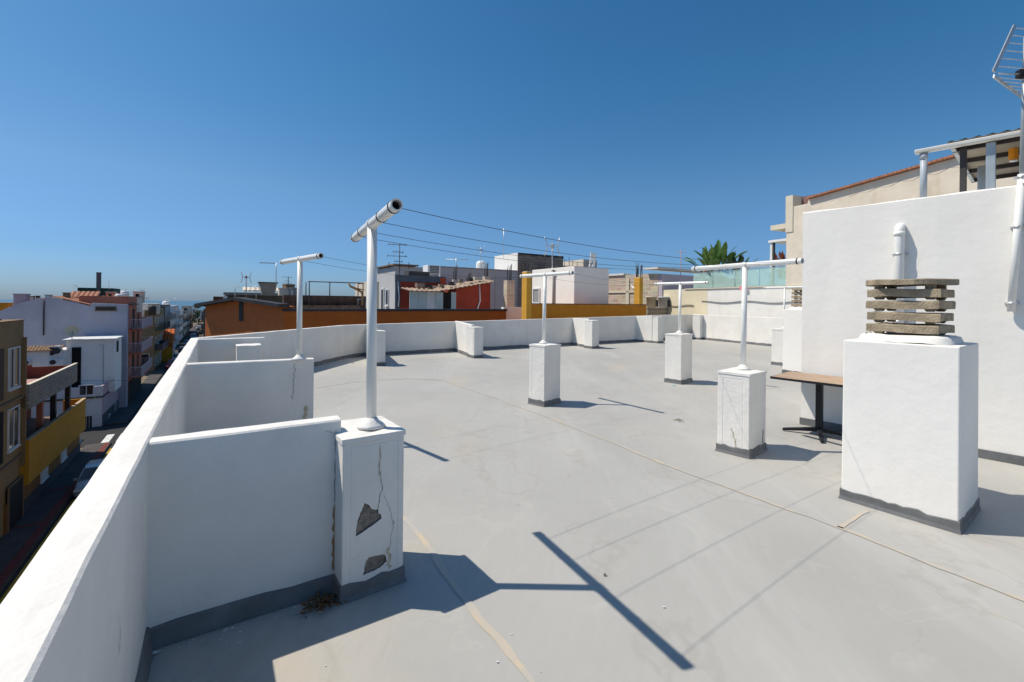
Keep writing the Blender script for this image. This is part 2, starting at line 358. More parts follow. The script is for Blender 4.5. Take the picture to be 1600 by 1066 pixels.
# ------------------------------------------------------------------ own roof
OUT0 = -(e*.405); IN0 = -(e*.277)
C0 = vec(-5.50, 8.12); C1 = vec(-4.99, 13.3); C2 = vec(-4.6, 14.0); C3 = vec(9.0, 22.7)
dR = vec(.4, -.92).normalized(); C4 = C3+dR*26
def lerp(a, b, t): return a+(b-a)*t
back_l = OUT0-u*7
foot = [back_l, OUT0+u*9.85, C0, C1+vec(-.12, 0), C2+vec(-.07, .1), C3+vec(.02, .12), C4, vec(14, -7), vec(2, -7)]
foot2 = [OUT0-u*6.0, OUT0+u*9.75, C1+vec(-.06, 0), C2+vec(-.03, .06), C3+vec(.06, .06), C4+vec(.06, 0), vec(C4.x, -6), vec(3, -6)]
mb = MB(); mb.add([(p.x, p.y, 0) for p in foot2], [tuple(range(len(foot2)))])
struct('roof_floor', mb, ROOFPAINT)
mb = MB(); mb.prism([(p.x, p.y) for p in foot2], GZ-.06, -.05)
struct('building_base', mb, WALLW)

# parapets: hand-trowelled walls swept along a line, rounded top
def wall_sweep(name, label, pts, thick, ztops, inward=1, z0=-.0, m=WHITE, wob=.0035, seg=.22, skirt=.1, skirt_sides=(1,), cat='parapet wall', zbase=None, endcap=True, group=None):
    root = thing(name, label, cat, (pts[0].x, pts[0].y, 0), group=group)
    O = pts[0]; rails = []
    # left rail = path itself, right rail = offset by thick to the right (inward=1) or left (-1)
    P = []; Z = []
    for i in range(len(pts)-1):
        L_ = (pts[i+1]-pts[i]).length; k = max(1, int(L_/seg))
        for j in range(k): P.append(lerp(pts[i], pts[i+1], j/k)); Z.append(ztops[i]+(ztops[i+1]-ztops[i])*j/k)
    P.append(pts[-1]); Z.append(ztops[-1])
    def nrm(i):
        d0 = (P[i]-P[max(i-1, 0)]); d1 = (P[min(i+1, len(P)-1)]-P[i])
        if d0.length < 1e-6: d0 = d1
        if d1.length < 1e-6: d1 = d0
        d = (d0.normalized()+d1.normalized()).normalized(); return vec(d.y, -d.x)*inward
    zb = z0 if zbase is None else zbase
    prof = [(0, 'b'), (0, -.009), (.009, 0), (thick*.5, .003), (thick-.009, .0), (thick, -.009), (thick, 'b')]
    vs = []; n = len(prof)
    for i, p in enumerate(P):
        nn = nrm(i)
        for (o_, dz) in prof:
            q = p+nn*o_; z = zb if dz == 'b' else Z[i]+dz
            w1 = jit((q.x*2, q.y*2, z*1.5), wob) if dz != 'b' else 0; w2 = jit((q.x*1.7+9, q.y*1.7, z), wob) if dz != 'b' else 0
            vs.append((q.x-O.x+nn.x*w1, q.y-O.y+nn.y*w1, z+w2))
    fs_ = [(i*n+k, i*n+k+1, (i+1)*n+k+1, (i+1)*n+k) for i in range(len(P)-1) for k in range(n-1)]
    mb = MB(); mb.add(vs, fs_, False); N_ = len(P)
    mb.f.append(list(range(n))); mb.sm.append(False); mb.f.append([(N_-1)*n+k for k in range(n)][::-1]); mb.sm.append(False)
    ob = mb.build('wall', m, root)
    es_ = ob.modifiers.new('edge', 'EDGE_SPLIT'); es_.split_angle = R(30)
    if skirt:
        for side in skirt_sides:
            off = thick if side == 1 else 0
            mb = MB(); vs = []
            for i, p in enumerate(P):
                nn = nrm(i); sgn = 1 if side == 1 else -1
                a = p+nn*(off+sgn*.001)-vec(O.x, O.y); b = p+nn*(off+sgn*.012)-vec(O.x, O.y)
                hh = skirt+jit((p.x*3, p.y*3, 5), .02)
                vs += [(a.x, a.y, hh), (b.x, b.y, hh-.008), (b.x+nn.x*sgn*.02, b.y+nn.y*sgn*.02, .004)]
            mb.add(vs, [(i*3+k, i*3+k+1, (i+1)*3+k+1, (i+1)*3+k) for i in range(N_-1) for k in range(2)])
            mb.build('skirting', SKIRT, root, recalc=False)
    return root
ST = IN0+u*0
wall_sweep('parapet_wall', 'long low white parapet wall along the street edge on the left', [OUT0-u*5, OUT0+u*9.75], .128, [1, 1], 1, zbase=-.3)
wall_sweep('parapet_wall', 'white parapet wall turning away behind the third fin, below the orange gable house', [OUT0+u*9.75+e*.002, C1, C2], .13, [1, .97, .965], 1, zbase=-.3)
wall_sweep('parapet_wall', 'long far white parapet wall below the orange and ochre walls', [C2+vec(.001, .002), C3], .13, [.965, 1.2], 1, zbase=-.3)
wall_sweep('parapet_wall', 'white parapet wall on the right below the glass balustrade', [C3+vec(.01, -.01), C4], .13, [1.19, 1.15], 1, zbase=-.3)

# fins: cross walls
def fin(label, P0, d, L_, z0, z1, thick=.12, sides=(1, 0)):
    return wall_sweep('cross_wall', label, [P0, P0+d*L_], thick, [z0, z1], 1, skirt_sides=(1, -1), cat='cross wall', group=None, seg=.12)
fin('nearest white cross wall joining the left parapet to the damaged pier', -(e*.29)+u*2.90, e, .90, .985, .985)
fin('second white cross wall from the camera, with the thin pole on its end', -(e*.29)+u*6.06, e, 1.27, .99, .975)
fin('third white cross wall from the camera, half hidden behind the second', -(e*.29)+u*9.52, e, 1.0, 1.0, 1.0)

def skirt_ring(wd, dp, h, sd_):
    mb = MB(); P = []; t = .008; step = .045
    cs = [(-t, -t), (wd+t, -t), (wd+t, dp+t), (-t, dp+t)]
    for i in range(4):
        a, b = Vector(cs[i]), Vector(cs[(i+1) % 4]); k = max(2, int((b-a).length/step))
        for j in range(k): P.append(a+(b-a)*j/k)
    vs = []
    for p in P:
        hh = h+jit((p.x*4+sd_.x*3, p.y*4+sd_.y*3, 1), .02)+random.uniform(-.002, .002)
        q = Vector((min(max(p.x, .0005), wd-.0005), min(max(p.y, .0005), dp-.0005)))
        o = (p-Vector((wd/2, dp/2))).normalized()*.012
        vs += [(q.x, q.y, hh+.001), (p.x, p.y, hh-.004), (p.x, p.y, .03), (p.x+o.x, p.y+o.y, .002)]
    n = len(P); mb.add(vs, [(i*4+k_, i*4+k_+1, ((i+1) % n)*4+k_+1, ((i+1) % n)*4+k_) for i in range(n) for k_ in range(3)]); return mb
def pier(label, corner, ang, wd, dp, h, panels=('L', 'N'), group='white masonry piers on the roof', skirt=.09, name='pier', chip=False, m=WHITE, margin=.06):
    root = thing(name, label, 'pier', (corner.x, corner.y, 0), R(ang), group)
    bm = bmesh.new(); r = bmesh.ops.create_cube(bm, size=1)
    for v in bm.verts: v.co = Vector(((v.co.x+.5)*wd, (v.co.y+.5)*dp, (v.co.z+.5)*h))
    bm.normal_update()
    sel = []
    for f in list(bm.faces):
        if f.normal.x < -.5 and 'L' in panels or f.normal.y < -.5 and 'N' in panels or f.normal.x > .5 and 'E' in panels: sel.append(f)
    for f in sel:
        bmesh.ops.inset_individual(bm, faces=[f], thickness=margin, use_even_offset=True)
        bmesh.ops.inset_individual(bm, faces=[f], thickness=.006, depth=-.006, use_even_offset=True)
        bmesh.ops.inset_individual(bm, faces=[f], thickness=.006, depth=.005, use_even_offset=True)
    me = bpy.data.meshes.new('body'); bm.to_mesh(me); bm.free(); me.materials.append(m)
    b = bpy.data.objects.new('body', me); C.objects.link(b); b.parent = root
    bv = b.modifiers.new('bevel', 'BEVEL'); bv.width = .007; bv.segments = 2; bv.limit_method = 'ANGLE'; bv.angle_limit = R(60)
    # sagging plaster top
    n = 6; vs = []; fs_ = []
    for j in range(n+1):
        for i in range(n+1):
            x = -.006+(wd+.012)*i/n; y = -.006+(dp+.012)*j/n
            ed = min(i, n-i, j, n-j)
            vs.append((x, y, h+(.006 if ed == 0 else .013)+jit((x*4+corner.x, y*4, h), .008)))
    fs_ = [(j*(n+1)+i, j*(n+1)+i+1, (j+1)*(n+1)+i+1, (j+1)*(n+1)+i) for j in range(n) for i in range(n)]
    rim = [j for j in range(n+1)]+[k*(n+1)+n for k in range(1, n+1)]+[n*(n+1)+i for i in range(n-1, -1, -1)]+[k*(n+1) for k in range(n-1, 0, -1)]
    o = len(vs); vs += [(vs[k][0], vs[k][1], h-.02) for k in rim]
    L_ = len(rim); fs_ += [(rim[i], o+i, o+(i+1) % L_, rim[(i+1) % L_]) for i in range(L_)]
    mb = MB(); mb.add(vs, fs_, False); mb.build('top_slab', m, root)
    skirt_ring(wd, dp, skirt, corner).build('skirting', SKIRT, root, recalc=False)
    root['body_name'] = b.name; del root['body_name']
    return root, b

P1r, P1b = pier('damaged white pier with two broken plaster patches at the end of the nearest cross wall', vec(-.931, 2.527), 35.7, .36, .42, .90, ('N', 'E'), margin=.035)
pier('white pier at the end of the third cross wall, seen just above the second', vec(-4.60, 7.62), 33, .36, .36, .90, ('N',))
pier('freestanding white pier carrying the T pole in front of the white cube', vec(.535, 7.352), 46, .42, .33, .985)
pier('stained white pier nearest the table, carrying the long T bar', vec(2.606, 4.974), 41, .47, .35, .915)
pier('white pier right of centre with a blue speck on the floor', vec(3.559, 9.537), 42, .48, .37, 1.04)
pier('white pier far right, half hidden behind the tall wall block', vec(7.57, 12.57), 36, .42, .37, 1.01, ('L',))
# piers and cross walls against the far parapet
u_ = -u
def far_fin(label, label2, root, post, ang, zr, zp, wd=.36, dp=.40):
    d = (post-root); 
    L_ = d.length; d.normalize()
    wall_sweep('cross_wall', label, [root, root+d*(L_-.30)], .12, [zr, zp+.06], -1, skirt_sides=(1, -1), cat='cross wall', seg=.15)
    pier(label2, post, ang, wd, dp, zp, ('L', 'N'), group='piers ending the cross walls of the far parapet')
far_fin('white cross wall running out from the far parapet behind the tall near pole', 'rounded white pier right behind the tall near pole', vec(-4.45, 13.95), vec(-3.55, 11.75), 33, .95, .90, .30, .4)
far_fin('sunlit white cross wall in front of the red walled shed', 'white pier with cracked plaster in front of the red walled shed', vec(-1.95, 15.6), vec(-1.12, 13.62), 33, 1.03, .92, .31)
far_fin('sunlit white cross wall below the white cube, left of the two', 'white pier below the right corner of the white cube', vec(2.45, 18.4), vec(2.98, 16.85), 35, 1.08, 1.04, .36)
far_fin('short sunlit white cross wall below the second ochre pillar', 'white pier below the buckets and second ochre pillar', vec(5.5, 20.4), vec(6.25, 19.45), 35, 1.13, 1.12, .38)
pier('small white pier in the far right corner of the parapets', vec(9.0, 21.75), 36, .36, .40, 1.17, ())

# damage on the near pier, cut into the plaster
def carve(body, polys, depth):
    for poly in polys:
        mb = MB(); n = len(poly)
        vs = [(x, -.03, z) for x, z in poly]+[(x+random.uniform(-.002, .002), depth+random.uniform(-.003, .003), z) for x, z in poly]
        mb.add(vs, [tuple(range(n)), tuple(range(n, 2*n))[::-1]]+[(i, n+i, n+(i+1) % n, (i+1) % n) for i in range(n)])
        c = mb.build('cutter', SPALL); c.parent = body.parent
        bpy.context.view_layer.update()
        md = body.modifiers.new('cut', 'BOOLEAN'); md.operation = 'DIFFERENCE'; md.object = c; md.solver = 'EXACT'; md.material_mode = 'TRANSFER'
        dg = bpy.context.evaluated_depsgraph_get(); me = bpy.data.meshes.new_from_object(body.evaluated_get(dg))
        bpy.data.objects.remove(c)
        zs = [v.co.z for v in me.vertices]
        ok_ = len(me.polygons) > 20 and zs and max(zs)-min(zs) > .85 and sum(p.area for p in me.polygons) > 1.0
        if ok_: body.modifiers.clear(); body.data = me
        else: body.modifiers.remove(md); print('CARVE FAILED')
def ragged(pts, k=4, a=.004):
    out = []
    for i in range(len(pts)):
        p, q = pts[i], pts[(i+1) % len(pts)]
        for j in range(k):
            t = j/k; out.append((p[0]+(q[0]-p[0])*t+random.uniform(-a, a)*(j > 0), p[1]+(q[1]-p[1])*t+random.uniform(-a, a)*(j > 0)))
    return out
pat1 = [(.075, .395), (.105, .405), (.165, .435), (.225, .470), (.222, .500), (.205, .515), (.208, .545), (.185, .545), (.165, .560), (.145, .600), (.125, .615), (.105, .560), (.085, .500)]
pat2 = [(.120, .115), (.165, .120), (.220, .125), (.260, .150), (.245, .195), (.225, .200), (.150, .205), (.135, .190), (.128, .150)]
pat1 = [(x, .350+(z-.395)*.80) for x, z in pat1]
carve(P1b, [ragged(pat1, 5, .0022), ragged(pat2, 4, .0028)], .012)
def crack(parent, pts, wd, y=-.0012, m=CRACK, axis='x', name='crack'):
    mb = MB(); vs = []
    for i, (a, z) in enumerate(pts):
        ww = wd*(.4+.6*abs(math.sin(i*1.7)))*(.3 if i in (0, len(pts)-1) else 1)
        if axis == 'x': vs += [(a-ww/2, y, z), (a+ww/2, y, z)]
        else: vs += [(y, a-ww/2, z), (y, a+ww/2, z)]
    mb.add(vs, [(2*i, 2*i+1, 2*i+3, 2*i+2) for i in range(len(pts)-1)]); return mb.build(name, m, parent, recalc=False)
def wiggle(p, q, n, a):
    return [(p[0]+(q[0]-p[0])*i/n+random.uniform(-a, a)*(0 < i < n), p[1]+(q[1]-p[1])*i/n) for i in range(n+1)]
crack(P1r, wiggle((.200, .47), (.228, .60), 9, .006)+wiggle((.228, .60), (.210, .69), 5, .004), .004)
crack(P1r, wiggle((.238, .55), (.300, .36), 14, .008)+wiggle((.300, .38), (.275, .21), 8, .006), .0022)
crack(P1r, wiggle((.05, .22), (.13, .26), 5, .004), .0018)
crack(P1r, wiggle((.26, .16), (.355, .17), 6, .006), .003)
crack(P1r, wiggle((.09, .865), (.30, .885), 10, .004), .003)
crack(P1r, wiggle((.205, .66), (.215, .84), 8, .004), .010, y=-.0009, m=RUST, name='stain')
crack(P1r, wiggle((.272, .10), (.268, .23), 9, .010), .022, y=-.0008, m=RUST, name='stain')
# vertical dirt streak where the cross wall meets the pier
FW = [o for o in bpy.data.objects if o.get('label', '').startswith('nearest white cross wall')][0]
def wall_mark(root, d, L0, side_n, pts, wd, m, name):
    mb = MB(); vs = []
    for i, (a, z) in enumerate(pts):
        ww = wd*(.5+.5*abs(math.sin(i*2.1)))*(.3 if i in (0, len(pts)-1) else 1)
        for sgn in (-1, 1):
            p = d*(a+sgn*ww/2)+side_n; vs.append((p.x, p.y, z))
    mb.add(vs, [(2*i, 2*i+1, 2*i+3, 2*i+2) for i in range(len(pts)-1)]); mb.build(name, m, root, recalc=False)
sn = vec(e.y, -e.x)*.1235
wall_mark(FW, e, 0, sn, wiggle((.862, .11), (.872, .50), 16, .006), .022, mat('brown_streak', (.36, .24, .12), .9, var=.4, vscale=30), 'stain')
wall_mark(FW, e, 0, sn*1.002, wiggle((.868, .50), (.872, .93), 16, .004), .004, CRACK, 'crack')
wall_mark(FW, e, 0, sn*1.003, wiggle((.82, .93), (.885, .90), 9, .010), .016, RUST, 'stain')
FW2 = [o for o in bpy.data.objects if o.get('label', '').startswith('second white cross wall')][0]
wall_mark(FW2, e, 0, sn, wiggle((1.16, .10), (1.19, .42), 12, .008), .05, RUST, 'stain')
wall_mark(FW2, e, 0, sn*1.002, wiggle((1.04, .50), (1.06, .93), 20, .012), .005, CRACK, 'crack')
PW = [o for o in bpy.data.objects if o.get('label', '').startswith('long low white parapet')][0]
inn = vec(u.y, -u.x)*.1315
for s_, z_, l_ in ((7.03, .46, .09), (7.0, .585, .02), (9.6, .42, .06), (9.95, .62, .03), (9.75, .52, .03)):
    wall_mark(PW, u, 0, inn, wiggle((s_, z_), (s_+.02, z_+l_), 6, .004), .007, CRACK, 'chip')

# small stains on other piers
def find(lbl): return [o for o in bpy.data.objects if o.get('label', '').startswith(lbl)][0]
p4 = find('stained white pier')
crack(p4, wiggle((.13, .07), (.19, .30), 9, .012), .016, axis='y', m=RUST, name='stain')
crack(p4, wiggle((.385, .09), (.40, .26), 7, .012), .03, m=mat('brown_stain', (.33, .22, .16), .9, var=.4, vscale=30), name='stain')
crack(p4, wiggle((.09, .17), (.24, .21), 9, .006), .003, axis='y', name='crack')
pc = find('white pier with cracked')
crack(pc, wiggle((.06, .20), (.04, .82), 14, .012), .012, axis='y', name='crack')

# ------------------------------------------------------------------ clothesline poles
def t_pole(label, foot, zf, joint, dirv, la, lb, r=.030, bands=(.92, -.86)):
    root = thing('clothesline_pole', label, 'clothesline pole', (foot.x, foot.y, zf), group='white pipe T poles for clotheslines')
    J = joint-vec(foot.x, foot.y, zf); d = dirv.normalized(); d.z = 0
    MB().tube((0, 0, -.02), J, r, 20).build('pole', PVC, root)
    A = J+d*la; B = J-d*lb; mb = MB(); n = 20; a = vec(0, 0, 1); b = d.cross(a); vs = []
    ro, ri = r*1.05, r*.80
    for c, rr in ((A, ro), (B, ro), (B+d*.0, ri), (B+d*.25, ri), (A, ri), (A-d*.25, ri)):
        for i in range(n): t = 2*math.pi*i/n; vs.append(c+a*math.cos(t)*rr+b*math.sin(t)*rr)
    F = []
    for (p, q) in ((0, 1), (1, 2), (2, 3), (0, 4), (4, 5)):
        F += [(p*n+i, p*n+(i+1) % n, q*n+(i+1) % n, q*n+i) for i in range(n)]
    F += [tuple(3*n+i for i in range(n)), tuple(5*n+i for i in range(n))]
    mb.add(vs, F, True); o = mb.build('crossbar', PVC, root); es_ = o.modifiers.new('edge', 'EDGE_SPLIT'); es_.split_angle = R(50)
    for A_, s_ in ((A, -1), (B, 1)): MB().tube(A_+d*s_*.05, A_+d*s_*.056, ri*.99, 16).build('bore_shade', SHADE, root)  # black discs stand in for the shade inside the open pipe ends
    for t in bands:
        c = J+d*(t*la if t > 0 else t*lb); MB().tube(c-d*.006, c+d*.006, ro+.003, 20).build('tape_band', BLACK, root)
    MB().tube(J-d*.035, J+d*.035, ro+.004, 20).build('collar', PVC, root)
    MB().lathe([(.085, .0), (.07, .018), (.045, .035), (r+.003, .055)], n=18).build('plaster_foot', WHITE, root)
    return root
ZT = 2.17
T = {}
T[1] = (vec(-.845, 2.76), vec(-.878, 2.84, 2.16), vec(-.46, .89))
T[2] = (vec(-2.50, 5.36), vec(-2.52, 5.40, ZT), vec(-.70, .71))
T[3] = (vec(.54, 7.66), vec(.555, 7.70, 2.16), vec(-.60, .80))
T[4] = (vec(2.71, 5.32), vec(2.74, 5.36, 2.15), vec(-.457, .89))
T[5] = (vec(3.66, 9.93), vec(3.68, 9.96, 2.14), vec(-.66, .75))
T[6] = (vec(7.66, 12.82), vec(7.70, 12.85, 2.19), vec(-.5, .87))
lab = {1: 'tall white T pole standing on the damaged pier, nearest the camera', 2: 'white T pole on the end of the second cross wall, farthest left',
       3: 'white T pole on the pier in front of the white cube', 4: 'white T pole with a long bar on the stained pier nearest the table',
       5: 'white T pole on the pier with the blue speck at its foot', 6: 'thin white T pole far right beside the tall wall block'}
hl = {1: (.72, .66), 2: (.62, .62), 3: (.66, .66), 4: (.76, .66), 5: (.62, .62), 6: (.6, .6)}
zf = {1: .92, 2: .985, 3: 1.0, 4: .93, 5: 1.055, 6: 1.025}
for k, (a, j, d) in T.items():
    t_pole(lab[k], a, zf[k], j, d, hl[k][0], hl[k][1], r=.030 if k != 6 else .022, bands=(.93, -.9, -.45, .5) if k == 1 else (.93, -.93))
def barpt(k, t): j, d = T[k][1], T[k][2].normalized(); return j+d*t
def clothesline(label, A, B, sag, group, r=.0017):
    root = None; pts = []; n = 26; L0 = A
    for i in range(n+1):
        t = i/n; p = A+(B-A)*t; p = p-A; p.z -= sag*4*t*(1-t); pts.append(p)
    mb = MB(); mb.path(pts, r, 6)
    o = mb.build('clothesline', WIRE, loc=A); tag(o, label, 'clothesline', group); return o
g = 'wire clotheslines strung between the T poles'
offs = [(-.60, -.60), (-.12, -.20), (.30, .22), (.60, .60)]
ll = ['lowest near clothesline, tied to the open front end of the tall near pole', 'second clothesline from the front end of the tall near pole bar',
      'third clothesline from the front end of the tall near pole bar', 'clothesline tied to the rear end of the tall near pole bar']
for (a, b), l in zip(offs, ll): clothesline(l, barpt(1, a), barpt(4, b), .10, g)
for q, l in ((-.57, 'front clothesline from the left T pole to the pole before the white cube'), (0.1, 'rear clothesline from the left T pole to the pole before the white cube')):
    clothesline(l, barpt(2, q), barpt(3, q), .14, g)
for q, l in ((-.6, 'front clothesline between the cube pole and the pole right of centre'), (.3, 'rear clothesline between the cube pole and the pole right of centre')):
    clothesline(l, barpt(3, q), barpt(5, q), .10, g)

# ------------------------------------------------------------------ chimneys
def chimney(label, near, ang, wd, dp, h, cowl=True, cowl_label=''):
    root = thing('chimney', label, 'chimney', (near.x, near.y, 0), R(ang))
    mb = MB(); t = .012   # slight batter towards the top
    vs = [(0, 0, 0), (wd, 0, 0), (wd, dp, 0), (0, dp, 0), (.006, .004, h), (wd-.01, .004, h), (wd-.01, dp-.004, h), (.006, dp-.004, h)]
    mb.add(vs, [(0, 3, 2, 1), (4, 5, 6, 7), (0, 1, 5, 4), (1, 2, 6, 5), (2, 3, 7, 6), (3, 0, 4, 7)])
    mb.build('shaft', WALLW, root, bevel=.010)
    skirt_ring(wd, dp, .085, near).build('skirting', SKIRT, root, recalc=False)
    c = vec(wd/2, dp/2, 0)
    mb = MB(); n = 28; vs = []
    for (q, z) in ((.315, h+.001), (.30, h+.045), (.275, h+.062)):
        for i in range(n):
            t_ = 2*math.pi*i/n; s_ = max(abs(math.cos(t_)), abs(math.sin(t_)))**.75
            vs.append((c.x+q*math.cos(t_)/s_+jit((i, z, 1), .02), c.y+q*math.sin(t_)/s_, z+jit((i*.7, z*9, 3), .02)))
    mb.add(vs, [(j*n+i, j*n+(i+1) % n, (j+1)*n+(i+1) % n, (j+1)*n+i) for j in range(2) for i in range(n)]+[tuple(2*n+i for i in range(n))], True)
    mb.build('mortar_bed', WHITE, root)
    z = h+.062
    rr = random.Random(3)
    def slab(name, hx, hy, z0, th, rot, hole, disc=False):
        mb = MB(); N_ = 40; vs = []
        for (sc, zz) in ((1, z0), (1.0, z0+th*.15), (1.0, z0+th*.85), (.985, z0+th)):
            for i in range(N_):
                t_ = 2*math.pi*i/N_; cx, cy = math.cos(t_), math.sin(t_)
                if disc: x, y = hx*cx, hy*cy
                else:
                    s_ = max(abs(cx), abs(cy)); x, y = hx*cx/s_, hy*cy/s_
                x += jit((x*2+z0*7, y*2, zz), .012); y += jit((x*2, y*2+z0*5, zz+4), .012)
                X = x*math.cos(rot)-y*math.sin(rot); Y = x*math.sin(rot)+y*math.cos(rot)
                vs.append((c.x+X*sc, c.y+Y*sc, zz+jit((x*1.6, y*1.6, z0*11), .012)))
        # inner opening
        for zz in (z0+th, z0):
            for i in range(N_):
                t_ = 2*math.pi*i/N_; q = hole; vs.append((c.x+q*math.cos(t_), c.y+q*math.sin(t_), zz))
        F = [(j*N_+i, j*N_+(i+1) % N_, (j+1)*N_+(i+1) % N_, (j+1)*N_+i) for j in range(5) for i in range(N_)]
        F += [(5*N_+i, 5*N_+(i+1) % N_, (i+1) % N_, i) for i in range(N_)]
        mb.add(vs, F, False)
        o = mb.build(name, CONC, cw); return o
    cw = thing('chimney_cowl', cowl_label, 'chimney cowl', (0, 0, 0)); cw.location = root.location; cw.rotation_euler = root.rotation_euler
    top = z
    for k in range(4):
        slab('concrete_ring', .235, .235, top+.020, .066, rr.uniform(-.05, .05), .15)
        for (sx, sy) in ((-1, -1), (1, -1), (1, 1), (-1, 1)):
            m2 = MB(); x, y = c.x+sx*.165, c.y+sy*.165; z0 = top-.002; z1 = top+.026
            m2.add([(x-.022, y-.022, z0), (x+.022, y-.022, z0), (x+.022, y+.022, z0), (x-.022, y+.022, z0), (x-.038, y-.038, z1), (x+.038, y-.038, z1), (x+.038, y+.038, z1), (x-.038, y+.038, z1)],
                [(0, 3, 2, 1), (4, 5, 6, 7), (0, 1, 5, 4), (1, 2, 6, 5), (2, 3, 7, 6), (3, 0, 4, 7)])
            m2.build('spacer', CONC, cw)
        top += .098
    for (sx, sy) in ((-1, -1), (1, -1), (1, 1), (-1, 1)):
        x, y = c.x+sx*.165, c.y+sy*.165; MB().box(x-.03, x+.03, y-.03, y+.03, top-.02, top+.03).build('spacer', CONC, cw)
    slab('cap_disc', .305, .305, top+.022, .045, 0, .001, True)
    return root
chimney('large white rendered chimney block in the right foreground', vec(3.333, 3.377), 36.2, .71, .745, 1.385, True, 'slatted concrete cowl with a round cap on the large foreground chimney')
chimney('distant white chimney block partly hidden by the left end of the tall white wall', vec(7.18, 10.70), 36.5, .72, .75, 1.58, True, 'slatted concrete cowl on the distant chimney, mostly hidden by the tall wall')

# ------------------------------------------------------------------ big wall block on the right
WA = vec(4.107, 6.446); d1 = vec(.646, -.763).normalized(); d2 = vec(-d1.y, d1.x)
WANG = math.atan2(d1.y, d1.x)
wr = thing('wall_block', 'tall smooth white wall filling the right side, behind the table and chimney', 'wall', (WA.x, WA.y, 0), WANG)
mb = MB(); N_ = 30; Lw = 7.0
vs = []
for i in range(N_+1):
    x = Lw*i/N_
    for y, z in ((0, 0), (jit((x, 0, 0), .006), 1.5), (jit((x, 3, 0), .006), 2.985+.005*i/N_), (.02, 3.0+.02*i/N_+jit((x*2, 0, 3), .012)), (3.4, 3.0+.02*i/N_), (3.4, 0)):
        vs.append((x, y, z))
mb.add(vs, [(i*6+k, i*6+k+1, (i+1)*6+k+1, (i+1)*6+k) for i in range(N_) for k in range(5)]+[(0, 1, 2, 3, 4, 5), tuple(N_*6+k for k in range(6))])
mb.build('wall', WALLW, wr)
MB().box(-.012, Lw, -.014, -.001, .001, .10).build('skirting', SKIRT, wr, bevel=.004)
def wl(x, Yoff=0):      # distance along the wall where image column x falls
    return ext(WA+d2*Yoff, d1, x)
mb = MB(); xs = wl(1512); mb.box(xs, xs+.005, -.0075, .002, 1.9, 2.96); pass
# vent pipe with elbow
vp = thing('vent_pipe', 'white elbowed vent pipe clamped to the tall white wall above the chimney', 'vent pipe', (WA.x, WA.y, 0), WANG)
xv = wl(1404, -.08); Pv = WA+d1*xv-d2*.08; zt = hgt(Pv, 352)
pts = [(xv, -.075, 1.12), (xv, -.075, zt-.09)]+[(xv, -.075+.075*(1-math.cos(a)), zt-.09+.075*math.sin(a)) for a in [R(k) for k in range(15, 91, 15)]]+[(xv, .02, zt-.015)]
MB().path(pts, .050, 18).build('pipe', PVC, vp)
MB().tube((xv, -.075, zt-.13), (xv, -.075, zt-.08), .056, 18).build('coupling', PVC, vp)
for zz in (hgt(Pv, 397), 1.5):
    MB().tube((xv, -.075, zz-.012), (xv, -.075, zz+.012), .057, 18).build('clamp', ALU, vp)
    MB().box(xv-.075, xv+.075, -.02, -.001, zz-.012, zz+.012).build('clamp_base', ALU, vp)

# antenna mast in a conduit on the wall
am = thing('antenna_mast', 'leaning white conduit and mast on the right wall carrying the television antenna', 'antenna mast', (WA.x, WA.y, 0), WANG)
xb = wl(1580, -.06); xt = wl(1590, -.06)
zb = hgt(WA+d1*xb, 487)
xm = xt+.02
MB().tube((xb, -.06, zb), (xm, -.05, 3.10), .032, 16).build('conduit', PVC, am)
MB().tube((xm, -.05, 3.05), (xm+.02, -.05, 4.55), .021, 14).build('mast', GREYMETAL, am)
for q in (.06, .62, .98):
    p = Vector((xb, -.06, zb)).lerp(Vector((xm, -.05, 3.10)), q); MB().box(p.x-.055, p.x+.055, -.028, -.001, p.z-.012, p.z+.012).build('clamp', ALU, am)
    MB().tube((p.x, p.y, p.z-.014), (p.x, p.y, p.z+.014), .038, 16).build('clamp_ring', ALU, am)
MB().path([(xm-.01, -.075, 3.05), (xm+.05, -.10, 2.95), (xm+.10, -.09, 3.05), (xm+.04, -.08, 3.25), (xm+.025, -.075, 3.5), (xm+.05, -.08, 3.75), (xm+.02, -.08, 3.95), (xm+.03, -.06, 4.15)], .011, 8).build('cable', PVC, am)
an = thing('tv_antenna', 'large television antenna with a rod reflector at the top right corner', 'antenna', (0, 0, 0))
def Q(x, y, Y): return at(x, y, Y)
tA, tB = Q(1581, 40, 4.95), Q(1549, 112, 4.70); bA, bB = Q(1549, 119, 4.70), Q(1593, 151, 4.95)
rd = vec(.80, .10, -.004)
an.location = tB; L0 = tB.copy()
for (p, q) in ((tA, tB), (bA, bB), (tA+rd, tB+rd), (bA+rd, bB+rd)):
    mb = MB(); mb.bar(p-L0, q-L0, .035, .012, (0, 1, 0)); mb.build('reflector_rail', ALU, an)
for (p, q, n) in ((tA, tB, 6), (bA, bB, 5)):
    for i in range(n):
        t = (i+.3)/n; a = p.lerp(q, t)-L0; MB().tube(a, a+rd, .0045, 6).build('reflector_rod', ALU, an)
mid = Q(1592, 116, 4.85)-L0
MB().tube(mid+vec(0, -.05, -.01), mid+vec(.9, .55, .05), .012, 8).build('boom', ALU, an)
for i in range(7):
    c = mid+vec(.12+.11*i, .02+.07*i, .005*i); MB().tube(c-vec(0, 0, .0)-vec(.09, -.05, 0), c+vec(.09, -.05, 0), .005, 6).build('director', ALU, an)
MB().tube(tB-L0+vec(.05, 0, -.02), mid+vec(.03, 0, 0), .008, 6).build('strut', ALU, an)
MB().box(mid.x-.05, mid.x+.03, mid.y-.06, mid.y+.02, mid.z-.05, mid.z+.04).build('balun_box', BLACK, an, bevel=.01)

